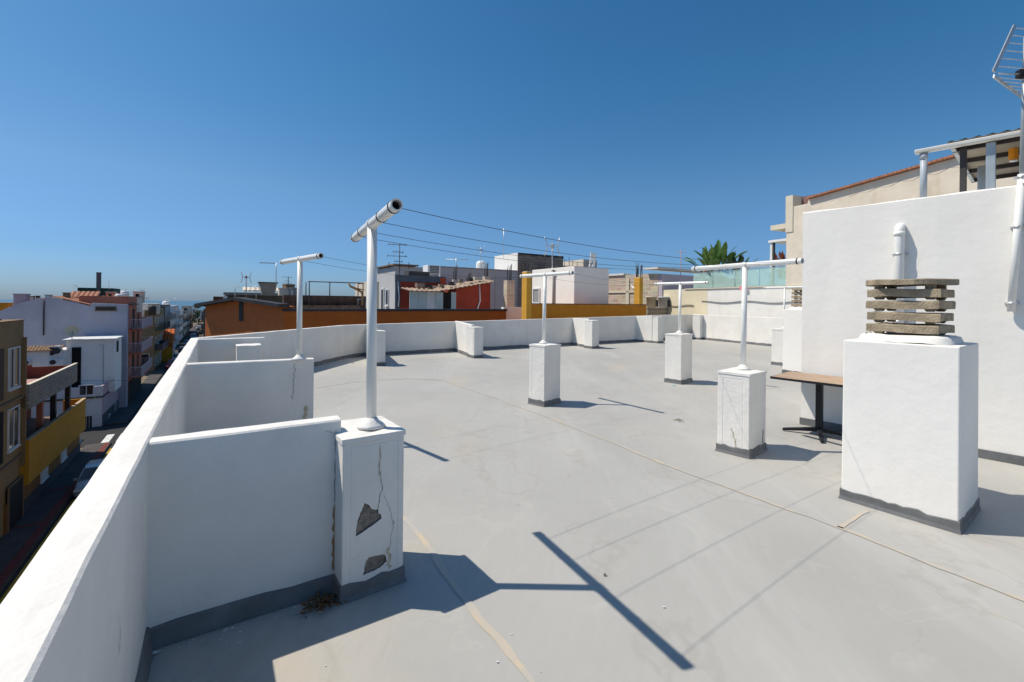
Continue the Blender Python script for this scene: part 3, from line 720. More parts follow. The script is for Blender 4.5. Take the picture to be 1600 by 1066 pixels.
# pergola on top of the wall block
pg = thing('pergola', 'metal pergola with dark corrugated roof on top of the tall white wall', 'pergola', (WA.x, WA.y, 3.0), WANG)
def wx(x, off): return ext(WA+d2*off, d1, x)
zG = 3.64-3.0; off = .35
x0g, x1g = wx(1427, off), 7.2
MB().box(x0g, x1g, off-.05, off+.05, zG-.02, zG+.03).build('gutter', mat('grey_gutter', (.56, .56, .54), .5, metal=.1), pg, bevel=.012)
xr0 = wx(1478, off)
mb = MB(); n = 150; vs = []
for i in range(n+1):
    x = xr0+(x1g-xr0)*i/n; w_ = .010*math.sin(i*2.1)
    vs += [(x, off-.02, zG+.055+w_), (x-.0, off+2.6, zG+.30+w_), (x, off-.02, zG+.045+w_), (x, off+2.6, zG+.29+w_)]
mb.add(vs, [(4*i, 4*i+1, 4*i+5, 4*i+4) for i in range(n)]+[(4*i+2, 4*i+3, 4*i+7, 4*i+6) for i in range(n)], True)
mb.build('corrugated_sheet', mat('roof_sheet', (.075, .065, .06), .7, var=.3), pg, recalc=False)
MB().box(xr0, x1g, off-.05, off+2.5, zG+.036, zG+.041).build('ceiling_sheet', mat('ceiling_sheet_cream', (.32, .28, .22), .8, var=.2), pg)
for k in range(4):
    y = off+.25+k*.7
    MB().box(xr0+.02, x1g, y-.02, y+.02, zG-.02, zG+.034).build('beam', DARKMETAL, pg)
for k in range(7):
    x = xr0+.04+k*.75; MB().box(x-.02, x+.02, off+.06, off+2.4, zG-.02, zG+.033).build('rafter', GREYMETAL, pg)
for (x, y, wd, m) in ((wx(1503, .45), .45, .03, DARKMETAL), (wx(1546, .42), .42, .040, GREYMETAL), (wx(1532, 1.6), 1.6, .04, GREYMETAL), (5.5, .42, .05, GREYMETAL)):
    MB().box(x-wd, x+wd, y-wd, y+wd, .001, zG-.03).build('post', m, pg, bevel=.006)
MB().tube((wx(1441, .36), .36, .0), (wx(1441, .36), .36, zG-.02), .036, 14).build('downpipe', mat('grey_pipe', (.40, .45, .50), .4), pg)
MB().tube((wx(1441, .36), .36, zG-.10), (wx(1441, .36), .36, zG-.03), .043, 14).build('pipe_socket', mat('grey_pipe', (.4, .45, .5)), pg)
wp = thing('lantern', 'small orange lantern hanging under the pergola roof', 'lantern', tuple(at(1581, 240, 5.7)))
MB().box(-.035, .035, -.035, .035, -.085, .085).build('body', mat('orange_plastic', (.75, .30, .02), .4), wp, bevel=.015)
MB().tube((0, 0, .08), (0, 0, .17), .006, 6).build('hook', DARKMETAL, wp)
MB().lathe([(.035, -.10), (.04, -.086)], n=12).build('lens', LAMP, wp)

# ------------------------------------------------------------------ table
tb = thing('bistro_table', 'small table with wooden plank top on a black pedestal by the tall wall', 'table', (4.0, 5.90, 0), WANG)
hx, hy = .46, .37
for k in range(7):
    y0 = -hy+.006+k*(2*hy-.012)/7; y1 = y0+(2*hy-.012)/7-.002
    MB().box(-hx+.006, hx-.006, y0, y1, .726, .744+random.uniform(-.0006, .0006)).build('plank', WOOD, tb, bevel=.0015)
mb = MB(); mb.box(-hx, hx, -hy, hy, .712, .726); mb.box(-hx, hx, -hy, -hy+.004, .726, .742); mb.box(-hx, hx, hy-.004, hy, .726, .742); mb.box(-hx, -hx+.004, -hy+.004, hy-.004, .726, .742); mb.box(hx-.004, hx, -hy+.004, hy-.004, .726, .742)
mb.build('edge_band', BLKMETAL, tb)
MB().box(-.036, .036, -.036, .036, .06, .70).build('column', BLKMETAL, tb, bevel=.004)
MB().box(-.18, .18, -.18, .18, .700, .712).build('mounting_plate', BLKMETAL, tb)
for a in (R(20), R(110), R(200), R(290)):
    dv = vec(math.cos(a), math.sin(a)); pr = vec(-dv.y, dv.x); vs = []
    for (r_, w_, zt_, zb_) in ((.03, .030, .105, .05), (.20, .026, .075, .035), (.385, .021, .045, .012), (.41, .016, .038, .008)):
        for sx, zz in ((-1, zb_), (1, zb_), (1, zt_), (-1, zt_)): p = dv*r_+pr*sx*w_; vs.append((p.x, p.y, zz))
    mb = MB(); mb.add(vs, [(j*4+i, j*4+(i+1) % 4, (j+1)*4+(i+1) % 4, (j+1)*4+i) for j in range(3) for i in range(4)]+[(0, 1, 2, 3), (12, 13, 14, 15)])
    mb.build('foot', BLKMETAL, tb, bevel=.006)

# ------------------------------------------------------------------ floor joints, debris
def joint(pts, wd, name='floor_joint'):
    P = [vec(*p) for p in pts]; Q_ = []
    for i in range(len(P)-1):
        k = max(1, int((P[i+1]-P[i]).length/.04)); Q_ += [lerp(P[i], P[i+1], j/k) for j in range(k)]
    Q_.append(P[-1]); vs = []
    for i, p in enumerate(Q_):
        d = (Q_[min(i+1, len(Q_)-1)]-Q_[max(i-1, 0)]).normalized(); nn = vec(d.y, -d.x)
        a = wd*max(.08, .5+.9*noise.noise(p*2.3)+.35*noise.noise(p*9)); b = wd*max(.08, .5+.9*noise.noise(p*2.9+vec(5, 5))+.35*noise.noise(p*11))
        q0 = p+nn*a; q1 = p-nn*b; vs += [(q0.x, q0.y, .004), (q1.x, q1.y, .004)]
    mb = MB(); mb.add(vs, [(2*i, 2*i+1, 2*i+3, 2*i+2) for i in range(len(Q_)-1)]); struct(name, mb, SEAL, recalc=False)
def gp(x, y):
    k = (x-800)/FP; b = (473-y)/FP+k*SR; Y = -EYE/b; return (k*Y, Y)
joint([gp(497, 640), gp(540, 690), gp(632, 806), gp(667, 852), gp(735, 940), gp(835, 1064), gp(900, 1150)], .034)
joint([gp(605, 572), gp(640, 592), gp(690, 594), gp(780, 624), gp(870, 657), gp(1040, 725), gp(1150, 766), gp(1330, 831), gp(1460, 882), gp(1640, 952)], .030)
joint([gp(1318, 826), gp(1338, 811), gp(1358, 798)], .028)
joint([gp(640, 592), gp(560, 597), gp(497, 606)], .02)
# leaf litter by the pier
mb = MB(); rr = random.Random(11)
base = vec(-1.06, 2.50)
for i in range(150):
    a, b = rr.gauss(.03, .055), rr.gauss(0, .035); p = base+e*a+u*(b-.02); s_ = rr.uniform(.008, .02); z = rr.uniform(.006, .035)*math.exp(-abs(a)*6)+.005
    t = rr.uniform(0, 6.28); c, s2 = math.cos(t)*s_, math.sin(t)*s_
    mb.add([(p.x-c, p.y-s2, z), (p.x+s2*.5, p.y-c*.5, z+rr.uniform(.002, .012)), (p.x+c, p.y+s2, z+rr.uniform(0, .01)), (p.x-s2*.5, p.y+c*.5, z+rr.uniform(.002, .01))], [(0, 1, 2, 3)])
tag(mb.build('leaf_litter', DRYLEAF, recalc=False), 'little heap of brown dry leaves on the floor at the damaged pier', 'leaf litter', kind='stuff')
mb = MB()
for i in range(36):
    a, b = rr.uniform(-.75, .1), abs(rr.gauss(0, .05)); p = base+e*a+u*(-b+.05); s_ = rr.uniform(.002, .006)
    if i > 24: p = vec(rr.uniform(-1.4, 1.2), rr.uniform(2.0, 4.2))
    mb.box(p.x-s_, p.x+s_, p.y-s_*.6, p.y+s_*.6, .003, .003+s_*.8)
tag(mb.build('plaster_crumbs', PAPER), 'tiny white plaster crumbs scattered along the shaded wall foot', 'plaster crumbs', kind='stuff')
def flat_scrap(name, label, cat, P, pts, z, m):
    mb = MB(); n = len(pts); vs = [(x, y, z+.004*math.sin(x*90)+.003) for x, y in pts]+[(x, y, z+.004*math.sin(x*90)+.005) for x, y in pts]
    mb.add(vs, [tuple(range(n))[::-1], tuple(range(n, 2*n))]+[(i, (i+1) % n, n+(i+1) % n, n+i) for i in range(n)]); tag(mb.build(name, m, loc=(P.x, P.y, 0)), label, cat)
g1 = gp(247, 1022); flat_scrap('paper_scrap', 'torn white paper scrap on the floor in the shaded corner by the left parapet', 'paper scrap', vec(*g1), [(-.03, -.008), (.012, -.014), (.03, .012), (.0, .010), (-.028, .014)], .003, PAPER)
g1 = gp(1054, 603); flat_scrap('plastic_scrap', 'tiny turquoise plastic scrap on the floor left of the pier right of centre', 'plastic scrap', vec(*g1), [(-.03, -.03), (.04, -.02), (.03, .03), (-.02, .035)], .003, mat('turquoise_plastic', (.05, .45, .45), .5))
g1 = gp(1064, 658); mb = MB()
for i in range(14):
    a = rr.uniform(0, 6.28); l = rr.uniform(.04, .11); c = vec(rr.uniform(-.03, .03), rr.uniform(-.03, .03)); mb.path([(c.x, c.y, .006), (c.x+math.cos(a)*l*.5, c.y+math.sin(a)*l*.5, .02), (c.x+math.cos(a+.5)*l, c.y+math.sin(a+.5)*l, .006)], .0022, 4)
tag(mb.build('dry_weed', mat('dry_weed_stalk', (.28, .24, .17), .9), loc=(g1[0], g1[1], 0)), 'tuft of dry weed lying on the floor left of the stained pier', 'dry weed')
flat_scrap('dry_leaf', 'single dark dry leaf on the shaded floor beside the far bent parapet', 'leaf', vec(*gp(552, 568)), [(-.05, 0), (0, .03), (.06, .01), (0, -.02)], .005, DRYLEAF)
flat_scrap('pebble', 'small dark pebble on the floor beside the shadow of the near T pole', 'pebble', vec(*gp(949, 900)), [(-.008, -.006), (.007, -.008), (.01, .005), (-.004, .009)], .006, CRACK)
#==BACKGROUND==
# ------------------------------------------------------------------ buildings: helpers
def fbox(mb, face, c, a0, a1, z0, z1, d0, d1_):
    if face == 'E': mb.box(c+d0, c+d1_, a0, a1, z0, z1)
    elif face == 'W': mb.box(c-d1_, c-d0, a0, a1, z0, z1)
    elif face == 'F': mb.box(a0, a1, c-d1_, c-d0, z0, z1)
    return mb
def window(par, face, c, a0, a1, z0, z1, fr=.05, mull=1, m=None, fm=None, bars=False, name='window'):
    mb = MB(); fm = fm or WFRAME
    for (p, q, r_, s_) in ((a0, a1, z0-fr, z0), (a0, a1, z1, z1+fr), (a0-fr, a0, z0-fr, z1+fr), (a1, a1+fr, z0-fr, z1+fr)): fbox(mb, face, c, p, q, r_, s_, .0, .06)
    for k in range(mull):
        am_ = a0+(a1-a0)*(k+1)/(mull+1); fbox(mb, face, c, am_-fr*.4, am_+fr*.4, z0, z1, 0, .045)
    wdw = mb.build(name, fm, par)
    fbox(MB(), face, c, a0+.001, a1-.001, z0+.001, z1-.001, .002, .02).build('pane', m or GLASSD, wdw)
    if bars:
        mb = MB(); n = max(3, int((a1-a0)/.16))
        for k in range(1, n): a = a0+(a1-a0)*k/n; fbox(mb, face, c, a-.012, a+.012, z0, z1, .075, .1)
        mb.build('grille', WFRAME, wdw)
    fbox(MB(), face, c, a0-fr-.04, a1+fr+.04, z0-fr-.06, z0-fr-.001, 0, .1).build('sill', fm, wdw)
    return wdw
def door(par, face, c, a0, a1, z0, z1, m=None, fm=None):
    d = fbox(MB(), face, c, a0, a1, z0, z1, .002, .03).build('door', m or SHADE, par); mb = MB()
    for (p, q, r_, s_) in ((a0-.06, a0, z0, z1), (a1, a1+.06, z0, z1), (a0-.06, a1+.06, z1, z1+.06)): fbox(mb, face, c, p, q, r_, s_, 0, .06)
    mb.build('frame', fm or WFRAME, d); return d
def balcony(par, face, c, a0, a1, z, depth=1.0, style='rail', m=None, h=1.0, sm=None):
    b = fbox(MB(), face, c, a0, a1, z-.16, z, 0.0, depth).build('balcony', sm or m or WFRAME, par); mb = MB()
    if style == 'rail':
        n = max(4, int((a1-a0)/.14))
        for k in range(n+1):
            a = a0+.02+(a1-a0-.04)*k/n; fbox(mb, face, c, a-.012, a+.012, z+.001, z+h, depth-.05, depth-.025)
        nd = max(3, int(depth/.14))
        for a in (a0+.02, a1-.02):
            for k in range(nd):
                d0 = depth*k/nd; fbox(mb, face, c, a-.012, a+.012, z+.001, z+h, d0, d0+.025)
        fbox(mb, face, c, a0, a1, z+h, z+h+.05, depth-.07, depth-.01)
        fbox(mb, face, c, a0, a0+.05, z+h, z+h+.05, 0, depth-.071); fbox(mb, face, c, a1-.05, a1, z+h, z+h+.05, 0, depth-.071)
        mb.build('railing', m or WFRAME, b)
    else:
        fbox(mb, face, c, a0, a1, z+.001, z+h, depth-.12, depth); fbox(mb, face, c, a0, a0+.12, z+.001, z+h, 0, depth-.121); fbox(mb, face, c, a1-.12, a1, z+.001, z+h, 0, depth-.121)
        mb.build('parapet', m or WFRAME, b)
    return b
def roof_lip(par, x0, x1, y0, y1, z, h, m, t=.15):
    mb = MB()
    mb.box(x0, x1, y0, y0+t, z, z+h); mb.box(x0, x1, y1-t, y1, z, z+h); mb.box(x0, x0+t, y0+t, y1-t, z, z+h); mb.box(x1-t, x1, y0+t, y1-t, z, z+h)
    return mb.build('roof_parapet', m, par)
def tiles(par, p, q, d, m=TILE, wd=.22, n=None, r=.11, name='roof_tiles'):
    """rows of half-round tiles from edge p-q running along d (all local)"""
    p, q, d = Vector(p), Vector(q), Vector(d); L_ = (q-p).length; n = n or max(2, int(L_/wd)); mb = MB(); up = (q-p).cross(d).normalized()
    if up.z < 0: up = -up
    ax = (q-p).normalized(); vs = []; F = []
    for k in range(n):
        c = p+(q-p)*((k+.5)/n); o = len(vs)
        for end in (c, c+d):
            for j in range(6): t = math.pi*j/5; vs.append(end-ax*math.cos(t)*L_/n*.5+up*math.sin(t)*r*.7)
        F += [(o+j, o+j+1, o+6+j+1, o+6+j) for j in range(5)]
        F += [tuple(o+j for j in range(6)), tuple(o+6+j for j in range(6))]
    mb.add(vs, F, False); o = mb.build(name, m, par); return o
def antenna(label, P, h, kind='yagi', s=1.0, rot=0.4, m=None):
    a = thing('rooftop_antenna', label, 'antenna', tuple(P), rot); m = m or ALU
    MB().tube((0, 0, -.3), (0, 0, h), .02*max(1, s), 6).build('mast', m, a)
    if kind == 'yagi':
        mb = MB(); mb.tube((-.5*s, 0, h*.92), (.6*s, 0, h*.92), .012*s, 5)
        for k in range(8): x = -.5*s+k*.15*s; mb.tube((x, -.22*s, h*.92), (x, .22*s, h*.92), .008*s, 4)
        mb.build('boom', m, a)
    elif kind == 'panel':
        mb = MB()
        for sx in (-1, 1):
            mb.path([(sx*(.22+.09*q*q)*s, 0, h*.88+.36*s*q) for q in (-1, -.6, -.2, .2, .6, 1)], .018*s, 5)
            mb.bar((0, 0, h*.88), (sx*.22*s, 0, h*.88+.02*s), .025*s, .025*s)
        mb.box(-.07*s, .07*s, -.06*s, .06*s, h*.88-.07*s, h*.88+.09*s); mb.build('reflector', m, a)
    elif kind == 'flag':
        MB().bar((-.9*s, 0, h), (0, 0, h-.02), .02, .05).build('arm', m, a)
    elif kind == 'tall':
        mb = MB()
        for z, w_ in ((h*.98, .9), (h*.75, .5), (h*.62, .95), (h*.45, .4), (h*.33, .3)):
            mb.tube((-w_*.6*s, 0, z), (w_*.4*s, 0, z-.03), .014*s, 5)
            for k in range(4): x = (-w_*.6+w_*k*.3)*s; mb.tube((x, -.1*s, z-.08*s), (x, .1*s, z+.08*s), .009*s, 4)
        for sx in (-.5, .45): mb.tube((sx*s, 0, h*.22), (sx*s, 0, h*.42), .02*s, 5)
        mb.tube((-.5*s, 0, h*.3), (.45*s, 0, h*.3), .012*s, 5)
        mb.build('elements', m, a)
    return a
def dish(label, P, r, az=2.4, m=None):
    a = thing('satellite_dish', label, 'satellite dish', tuple(P), az); mb = MB(); n = 16; vs = []
    for j in range(4):
        rr_ = r*j/3
        for i in range(n): t = 2*math.pi*i/n; vs.append((-.25*r+.28*(rr_/r)**2*r, rr_*math.cos(t), rr_*math.sin(t)+r))
    mb.add(vs, [(j*n+i, j*n+(i+1) % n, (j+1)*n+(i+1) % n, (j+1)*n+i) for j in range(3) for i in range(n)], True); mb.build('reflector', m or mat('dish_cream', (.62, .58, .44), .5), a)
    MB().tube((-.3*r, 0, -1.2*r), (-.25*r, 0, r*.9), .03, 8).build('mast', DARKMETAL, a)
    MB().tube((-.2*r, 0, .1*r), (.7*r, 0, .95*r), .015, 6).build('feed_arm', DARKMETAL, a); return a
def rebar(par, x, y, z, w_, d_, h, n=8, name='rebar'):
    mb = MB(); rr_ = random.Random(int(x*31+y*7))
    for k in range(n):
        a, b = rr_.uniform(0, w_), rr_.uniform(0, d_); mb.tube((x+a, y+b, z-.02), (x+a+rr_.uniform(-.05, .05), y+b, z+h*rr_.uniform(.6, 1)), .013, 4)
    return mb.build(name, DARKMETAL, par)
def gthing(name, label, cat, P, **k): return thing(name, label, cat, tuple(P), G, **k)
def L(P, O):                       # world -> local of a grid aligned thing at O
    d = Vector(P)-Vector(O); return vec(d.dot(e), d.dot(u), d.z)

# ------------------------------------------------------------------ orange gable house and long orange wall
A = col(321, 17.6); B = col(443, 15.4); zA = hgt(A, 477.5); zB = hgt(B, 479); Pk = lerp(A, B, .47); zK = hgt(Pk, 469.5)
dAB = (B-A).normalized(); Lg = (B-A).length
oh = thing('orange_house', 'orange house with a low black capped gable beyond the left parapet', 'house', (A.x, A.y, 0), math.atan2(dAB.y, dAB.x))
mb = MB(); lk = Lg*.47; Dp = .45
poly = [(0, GZ), (Lg, GZ), (Lg, zB), (lk, zK), (0, zA)]
mb.add([(x, 0, z) for x, z in poly]+[(x, Dp, z) for x, z in poly], [(0, 1, 2, 3, 4), (9, 8, 7, 6, 5)]+[(i, 5+i, 5+(i+1) % 5, (i+1) % 5) for i in range(5)])
mb.build('wall', ORANGE, oh)
mb = MB()
for (x0, z0_, x1, z1_) in ((-.25, zA-.04, lk+.02, zK+.01), (lk-.02, zK+.01, Lg+.12, zB-.02)):
    mb.bar((x0, -.06, z0_+.05), (x1, -.06, z1_+.05), .42, .11, (0, 0, 1))
mb.build('coping', CAP, oh)
MB().box(lk+.02, lk+.24, -.03, -.001, zK-.75, zK-.02).build('rain_outlet', CAP, oh)
MB().box(-.3, Lg*.9, -.75, -.28, zK+.02, zK+.05).build('eave_board', CAP, oh) if False else None
ow = gthing('orange_wall', 'long low orange boundary wall with a black top behind the far parapet', 'wall', (B.x, B.y, 0))
Lw2 = ext(B, e, 791); hz = 1.30
MB().box(.0, Lw2, .002, .25, GZ, hz).build('wall', mat('burnt_orange_render', (.30, .085, .014), .85, .3, 20, .12, 1.5, stain=(.25, .08, .02), stain_amt=.35, sscale=1, streak=True), ow)
MB().box(-.03, Lw2+.04, -.05, .30, hz+.001, hz+.09).build('coping', CAP, ow, bevel=.01)
ob_ = MB().box(.01, Lw2, .26, 9, GZ, .35).build('house_body', GREYR, ow)
# cream wall piece
P = B+e*(Lw2+.05)+u*.3; Le = ext(P, e, 822)
cw2 = gthing('cream_wall', 'short pale cream wall between the orange wall and the ochre pillar', 'wall', (P.x, P.y, 0))
MB().box(0, Le+.5, 0, .2, GZ, hgt(P, 480)).build('wall', WALLW, cw2); MB().box(0, Le+.5, .21, 7, GZ, .8).build('house_body', CREAM2, cw2)

# ------------------------------------------------------------------ ochre wall with pillars, white cube
P = col(822.5, 18.3); Lo = ext(P, e, 1010)
oc = gthing('ochre_wall', 'ochre roof wall with two tall ochre pillars', 'wall', (P.x, P.y, 0))
MB().box(0, Lo, 0, .2, GZ, 1.62).build('wall', OCHRE, oc)
MB().box(.30, Lo-.0, -.02, .22, 1.622, 1.665).build('coping', mat('coping_brown', (.16, .08, .03), .9), oc)
for (x, z1_) in ((-.0, hgt(P, 425)), (Lo-.5, 2.94)):
    p = MB().box(x-.001, x+.24, -.004, .34, 1.0 if x == 0 else 1.63, z1_).build('pillar', mat('bright_ochre_render', (.62, .33, .045), .85, .2, 20, .08, 2), oc)
    MB().box(x+.02, x+.22, .02, .32, z1_, z1_+.03).build('cap', CREAM2, p)
rebar(oc, Lo-.48, .02, 2.95, .2, .3, .75, 9)
MB().box(0.01, Lo, .22, 11, GZ, .7).build('house_body', OCHRE, oc)
Cc = col(897, 21.0); wc = gthing('white_cube', 'plain white cube shaped roof room above the ochre wall', 'roof room', (Cc.x, Cc.y, 0))
we_ = ext(Cc, e, 951); wu_ = ext(Cc, u, 831); zc = hgt(Cc, 416)
MB().box(0, we_, 0, wu_, .71, zc).build('wall', WALLW, wc, bevel=.02)
def lz(O, row, face_pt): return hgt(face_pt, row)
yw0, yw1 = ext(Cc, u, 843), ext(Cc, u, 834)
window(wc, 'W', 0, yw0, yw1, 1.7, hgt(Cc+u*yw0, 452), .05, 0, m=mat('grey_glass', (.30, .33, .34), .3))
yp = ext(Cc, u, 866); zp_ = hgt(Cc+u*yp, 425)
MB().tube((-.07, yp, 1.0), (-.07, yp, zp_), .05, 10).build('flue_pipe', mat('flue_grey', (.32, .30, .28), .6), wc)
MB().lathe([(.11, 0), (.02, .07)], (-.07, yp, zp_+.03), 12).build('flue_cap', DARKMETAL, wc)
rebar(wc, .05, 1.0, zc, 1.4, .5, .55, 9)
antenna('grey panel antenna on the white cube roof room', vec(*(Cc+e*.1+u*1.8).xy, zc), hgt(Cc, 374)-zc, 'panel', 1.3, .2)
mb = MB(); f_ = thing('sat_mount', 'small white panel dish tilted up on the white cube roof', 'satellite dish', (Cc.x+1.0, Cc.y+1.2, zc), .3)
MB().bar((0, 0, 0.0), (.1, 0, .75), .3, .04, (0, 1, 0)).build('panel', WFRAME, f_); MB().tube((-.1, 0, 0), (.05, 0, .35), .03, 6).build('bracket', DARKMETAL, f_)

# ------------------------------------------------------------------ red walled shed house behind the orange wall
Cs = col(617, 24.0); sh = gthing('red_grey_house', 'cluttered small house with red walls, pale blue shed doors and corrugated lean-to roof', 'house', (Cs.x, Cs.y, 0))
zt_ = hgt(Cs, 430); wuS = ext(Cs, u, 594)
MB().box(0, 3.3, .02, wuS, GZ, zt_).build('side_wall', PALEGREY, sh)
x1 = ext(Cs, e, 695)
MB().box(-.02, x1, -.10, .015, zt_-.33, zt_+.02).build('fascia', BLUEGREY, sh)
MB().box(0.02, ext(Cs, e, 625), -.04, .012, .6, zt_-.34).build('blue_post_wall', BLUEGREY, sh)
MB().box(ext(Cs, e, 624), x1-.3, -.02, .018, .6, zt_-.34).build('red_wall', RED, sh)
MB().box(x1-.35, x1, -.115, -.101, zt_-.46, zt_-.05).build('red_panel', mat('bright_red', (.5, .09, .03), .7), sh)
yy = ext(Cs, u, 603); window(sh, 'W', 0, yy-.5, yy-.1, 1.5, 2.3, .04, 0); door(sh, 'W', 0, ext(Cs, u, 600), ext(Cs, u, 597), .8, 2.35)
mb = MB()  # lean-to
xs0, xs1 = ext(Cs, e, 643)-.0, ext(Cs, e, 766)
Pn = Cs-u*1.9; a0 = ext(Pn, e, 640); a1 = ext(Pn, e, 705); 
zS = hgt(Pn+e*a0, 455)
for (x, y0, y1_, z0_, z1_, m, nm) in ((a0, -1.9, -1.88, .5, zS, PALEBLUE, 'shed_wall'),):
    wdt = a1-a0
    for k in range(5):
        q0 = a0+wdt*k/5; q1 = a0+wdt*(k+1)/5-.012
        mm = [PALEBLUE, PALEBLUE, mat('pale_board', (.50, .56, .60), .8), PALEBLUE, SHADE][k]
        MB().box(q0, q1, -1.9-.01*(k % 2), -1.87, .5, zS-.02).build('door_panel' if k < 4 else 'doorway', mm, sh)
MB().box(a1, a1+.28, -1.9, -1.87, .5, zS).build('blue_strip', PALEBLUE, sh)
Pr = Cs-u*1.9; b0 = a1+.28; b1 = ext(Pr, e, 766); zR0 = hgt(Pr+e*b0, 452); zR1 = hgt(Pr+e*b1, 442)
mb = MB(); mb.add([(b0, -1.9, .3), (b1, -1.9, .3), (b1, -1.9, zR1), (b0, -1.9, zR0), (b0, .0, .3), (b1, .0, .3), (b1, .0, zR1), (b0, .0, zR0)], [(0, 1, 2, 3), (4, 7, 6, 5), (1, 5, 6, 2), (0, 3, 7, 4), (3, 2, 6, 7)])
mb.build('gable_wall', RED, sh)
mb = MB(); n = 60; vs = []
for i in range(n+1):
    t = i/n; x = a0-.05+(b1-a0+.15)*t; zz = zS+.0+(zR1+.05-zS)*max(0, (t-.3)/.7)+.02*math.sin(i*1.9)+.03
    vs += [(x, -2.15, zz), (x, -.75, zz+.17)]
mb.add(vs, [(2*i, 2*i+1, 2*i+3, 2*i+2) for i in range(n)]); o = mb.build('corrugated_roof', mat('old_sheet', (.36, .27, .20), .9, .5, 20, .3, 3), sh); so = o.modifiers.new('thick', 'SOLIDIFY'); so.thickness = .04
rr = random.Random(5)
for k in range(9):
    x = a0+.6+(b1-a0-1.0)*k/9; y = rr.uniform(-1.8, -1.0); zz = zS+.12+(zR1-zS)*max(0, (k/9-.3)/.7)+.12
    MB().box(x, x+rr.uniform(.2, .5), y, y+rr.uniform(.15, .3), zz, zz+rr.uniform(.08, .2)).build('roof_stone', [BLOCKW, DARKMETAL, CREAM2][k % 3], sh)
MB().box(.9, 2.1, .4, 1.2, zt_, zt_+.28).build('roof_tank', DARKMETAL, sh)
MB().path([(b1-.7, -1.92, zR1-.1), (b1-.65, -1.93, zR1-1.0), (b1-.8, -1.93, zR1-1.4), (b1-.5, -1.93, .9), (b1-.2, -1.95, .85)], .04, 6).build('drain_pipe', PVC, sh)
MB().path([(.1, -.06, zt_), (.2, -.1, zt_-1.2), (.15, -.1, 1.4)], .03, 6).build('cable', WFRAME, sh)
antenna('tall multi element antenna on the cluttered red house', vec(Cs.x+.15, Cs.y+.3, zt_), hgt(Cs, 380)-zt_, 'tall', 1.1, .1, DARKMETAL)
# evaporative cooler box
Pc_ = col(668, 27); ac = gthing('air_cooler', 'white box with dark louvred air grille on the roof behind the red house', 'air conditioner', (Pc_.x, Pc_.y, hgt(Pc_, 428)))
wA = ext(Pc_, e, 687); hA = hgt(Pc_, 414)-hgt(Pc_, 428)
MB().box(0, wA, 0, .8, 0, hA).build('case', WFRAME, ac, bevel=.03)
for k in range(5): MB().box(.12, wA-.08, -.02, -.001, .06+k*hA*.18, .06+k*hA*.18+hA*.10).build('louvre', DARKMETAL, ac)
P = col(640, 30); g_ = gthing('grey_roof_room', 'low pale grey roof building behind the red house', 'building', (P.x, P.y, 0)); MB().box(-1, ext(P, e, 700), 0, 5, GZ, hgt(P, 417)).build('wall', PALEGREY, g_)
MB().box(-1.2, .5, -.3, 4, hgt(P, 416), hgt(P, 414)+.0).build('roof_slab', BROWN, g_)

# long grey wall, concrete pillars with rebar
P = col(700, 31); lg = gthing('long_grey_building', 'long pale grey windowless building in the middle distance', 'building', (P.x, P.y, 0))
xl = ext(P, e, 812); MB().box(-.6, xl, 0, 4, GZ, hgt(P, 418)).build('wall', PALEGREY, lg)
MB().box(-.6, xl, -.03, -.001, hgt(P, 418)-.02, hgt(P, 418)+.06).build('edge', GREYR, lg)
for x in (.5, 2.3, 3.7, 5.0): MB().box(x, x+.02, -.02, -.001, 1, hgt(P, 424)).build('joint', GREYR, lg)
for (x, r0, r1, Y, l) in ((708, 437, 482, 27.5, 'unfinished concrete pillar with rebar above the lean-to roof, left'), (757, 432, 482, 27.5, 'unfinished concrete pillar with rebar above the lean-to roof, right'),
                         (792, 438, 482, 24.5, 'tall unfinished sandy pillar with rebar left of the ochre pillar')):
    P = col(x, Y); pp = gthing('concrete_pillar', l, 'pillar', (P.x, P.y, 0)); w_ = ext(P, e, x+(12 if x > 780 else 9))
    z1_ = hgt(P, r0); MB().box(0, w_, 0, .35, .3, z1_).build('shaft', SANDBLOCK if x > 780 else CREAM, pp); rebar(pp, 0, 0, z1_, w_, .3, .95, 8)
P = col(731, 29.2); pp = gthing('rebar_bundle', 'bundle of bare rebar standing on the grey roof between the two pillars', 'rebar'
    , (P.x, P.y, hgt(P, 441))); rebar(pp, 0, 0, 0, .3, .2, .8, 7); MB().box(-.1, .4, -.1, .3, -1.5, 0).build('stub', CREAM, pp)
# white building with cinder block front
Cw = col(808, 34); wb = gthing('white_block_building', 'tall white building with a bare cinder block front and rebar', 'building', (Cw.x, Cw.y, 0))
zt_ = hgt(Cw, 395); xe = ext(Cw, e, 879); yl = ext(Cw, u, 772)
MB().box(0, xe, 0, yl, GZ, zt_).build('wall', WALLW, wb)
MB().box(.01, xe-.01, -.04, -.001, GZ, zt_-.02).build('block_front', CINDER, wb)
MB().box(0, xe, -.08, -.041, zt_-.14, zt_).build('dark_edge', DARKMETAL, wb)
mb = MB(); 
for (x0, k) in ((809, 6), (835, 6)):
    P0_ = ext(Cw, e, x0)
    for i in range(k): a = P0_+i*.13; mb.tube((a, -.4, hgt(Cw, 425)), (a+.02*(i % 3-1), -.4, hgt(Cw, 400)+.1*(i % 2)), .016, 4)
mb.build('rebar', DARKMETAL, wb)
cyl = Cw+u*(yl+.8)-e*.8; hgc = hgt(cyl, 401)
tk = gthing('white_water_tank', 'rounded white water tank beside the white block building', 'water tank', (cyl.x, cyl.y, 0)); MB().lathe([(.42, .5), (.42, hgc-.6), (.33, hgc-.42), (.1, hgc-.33)], n=18).build('tank', WFRAME, tk)
P = Cw+u*2; antenna('thin mast on the white block building', vec(P.x, P.y, zt_), hgt(P, 357)-zt_, 'yagi', .9, .9)
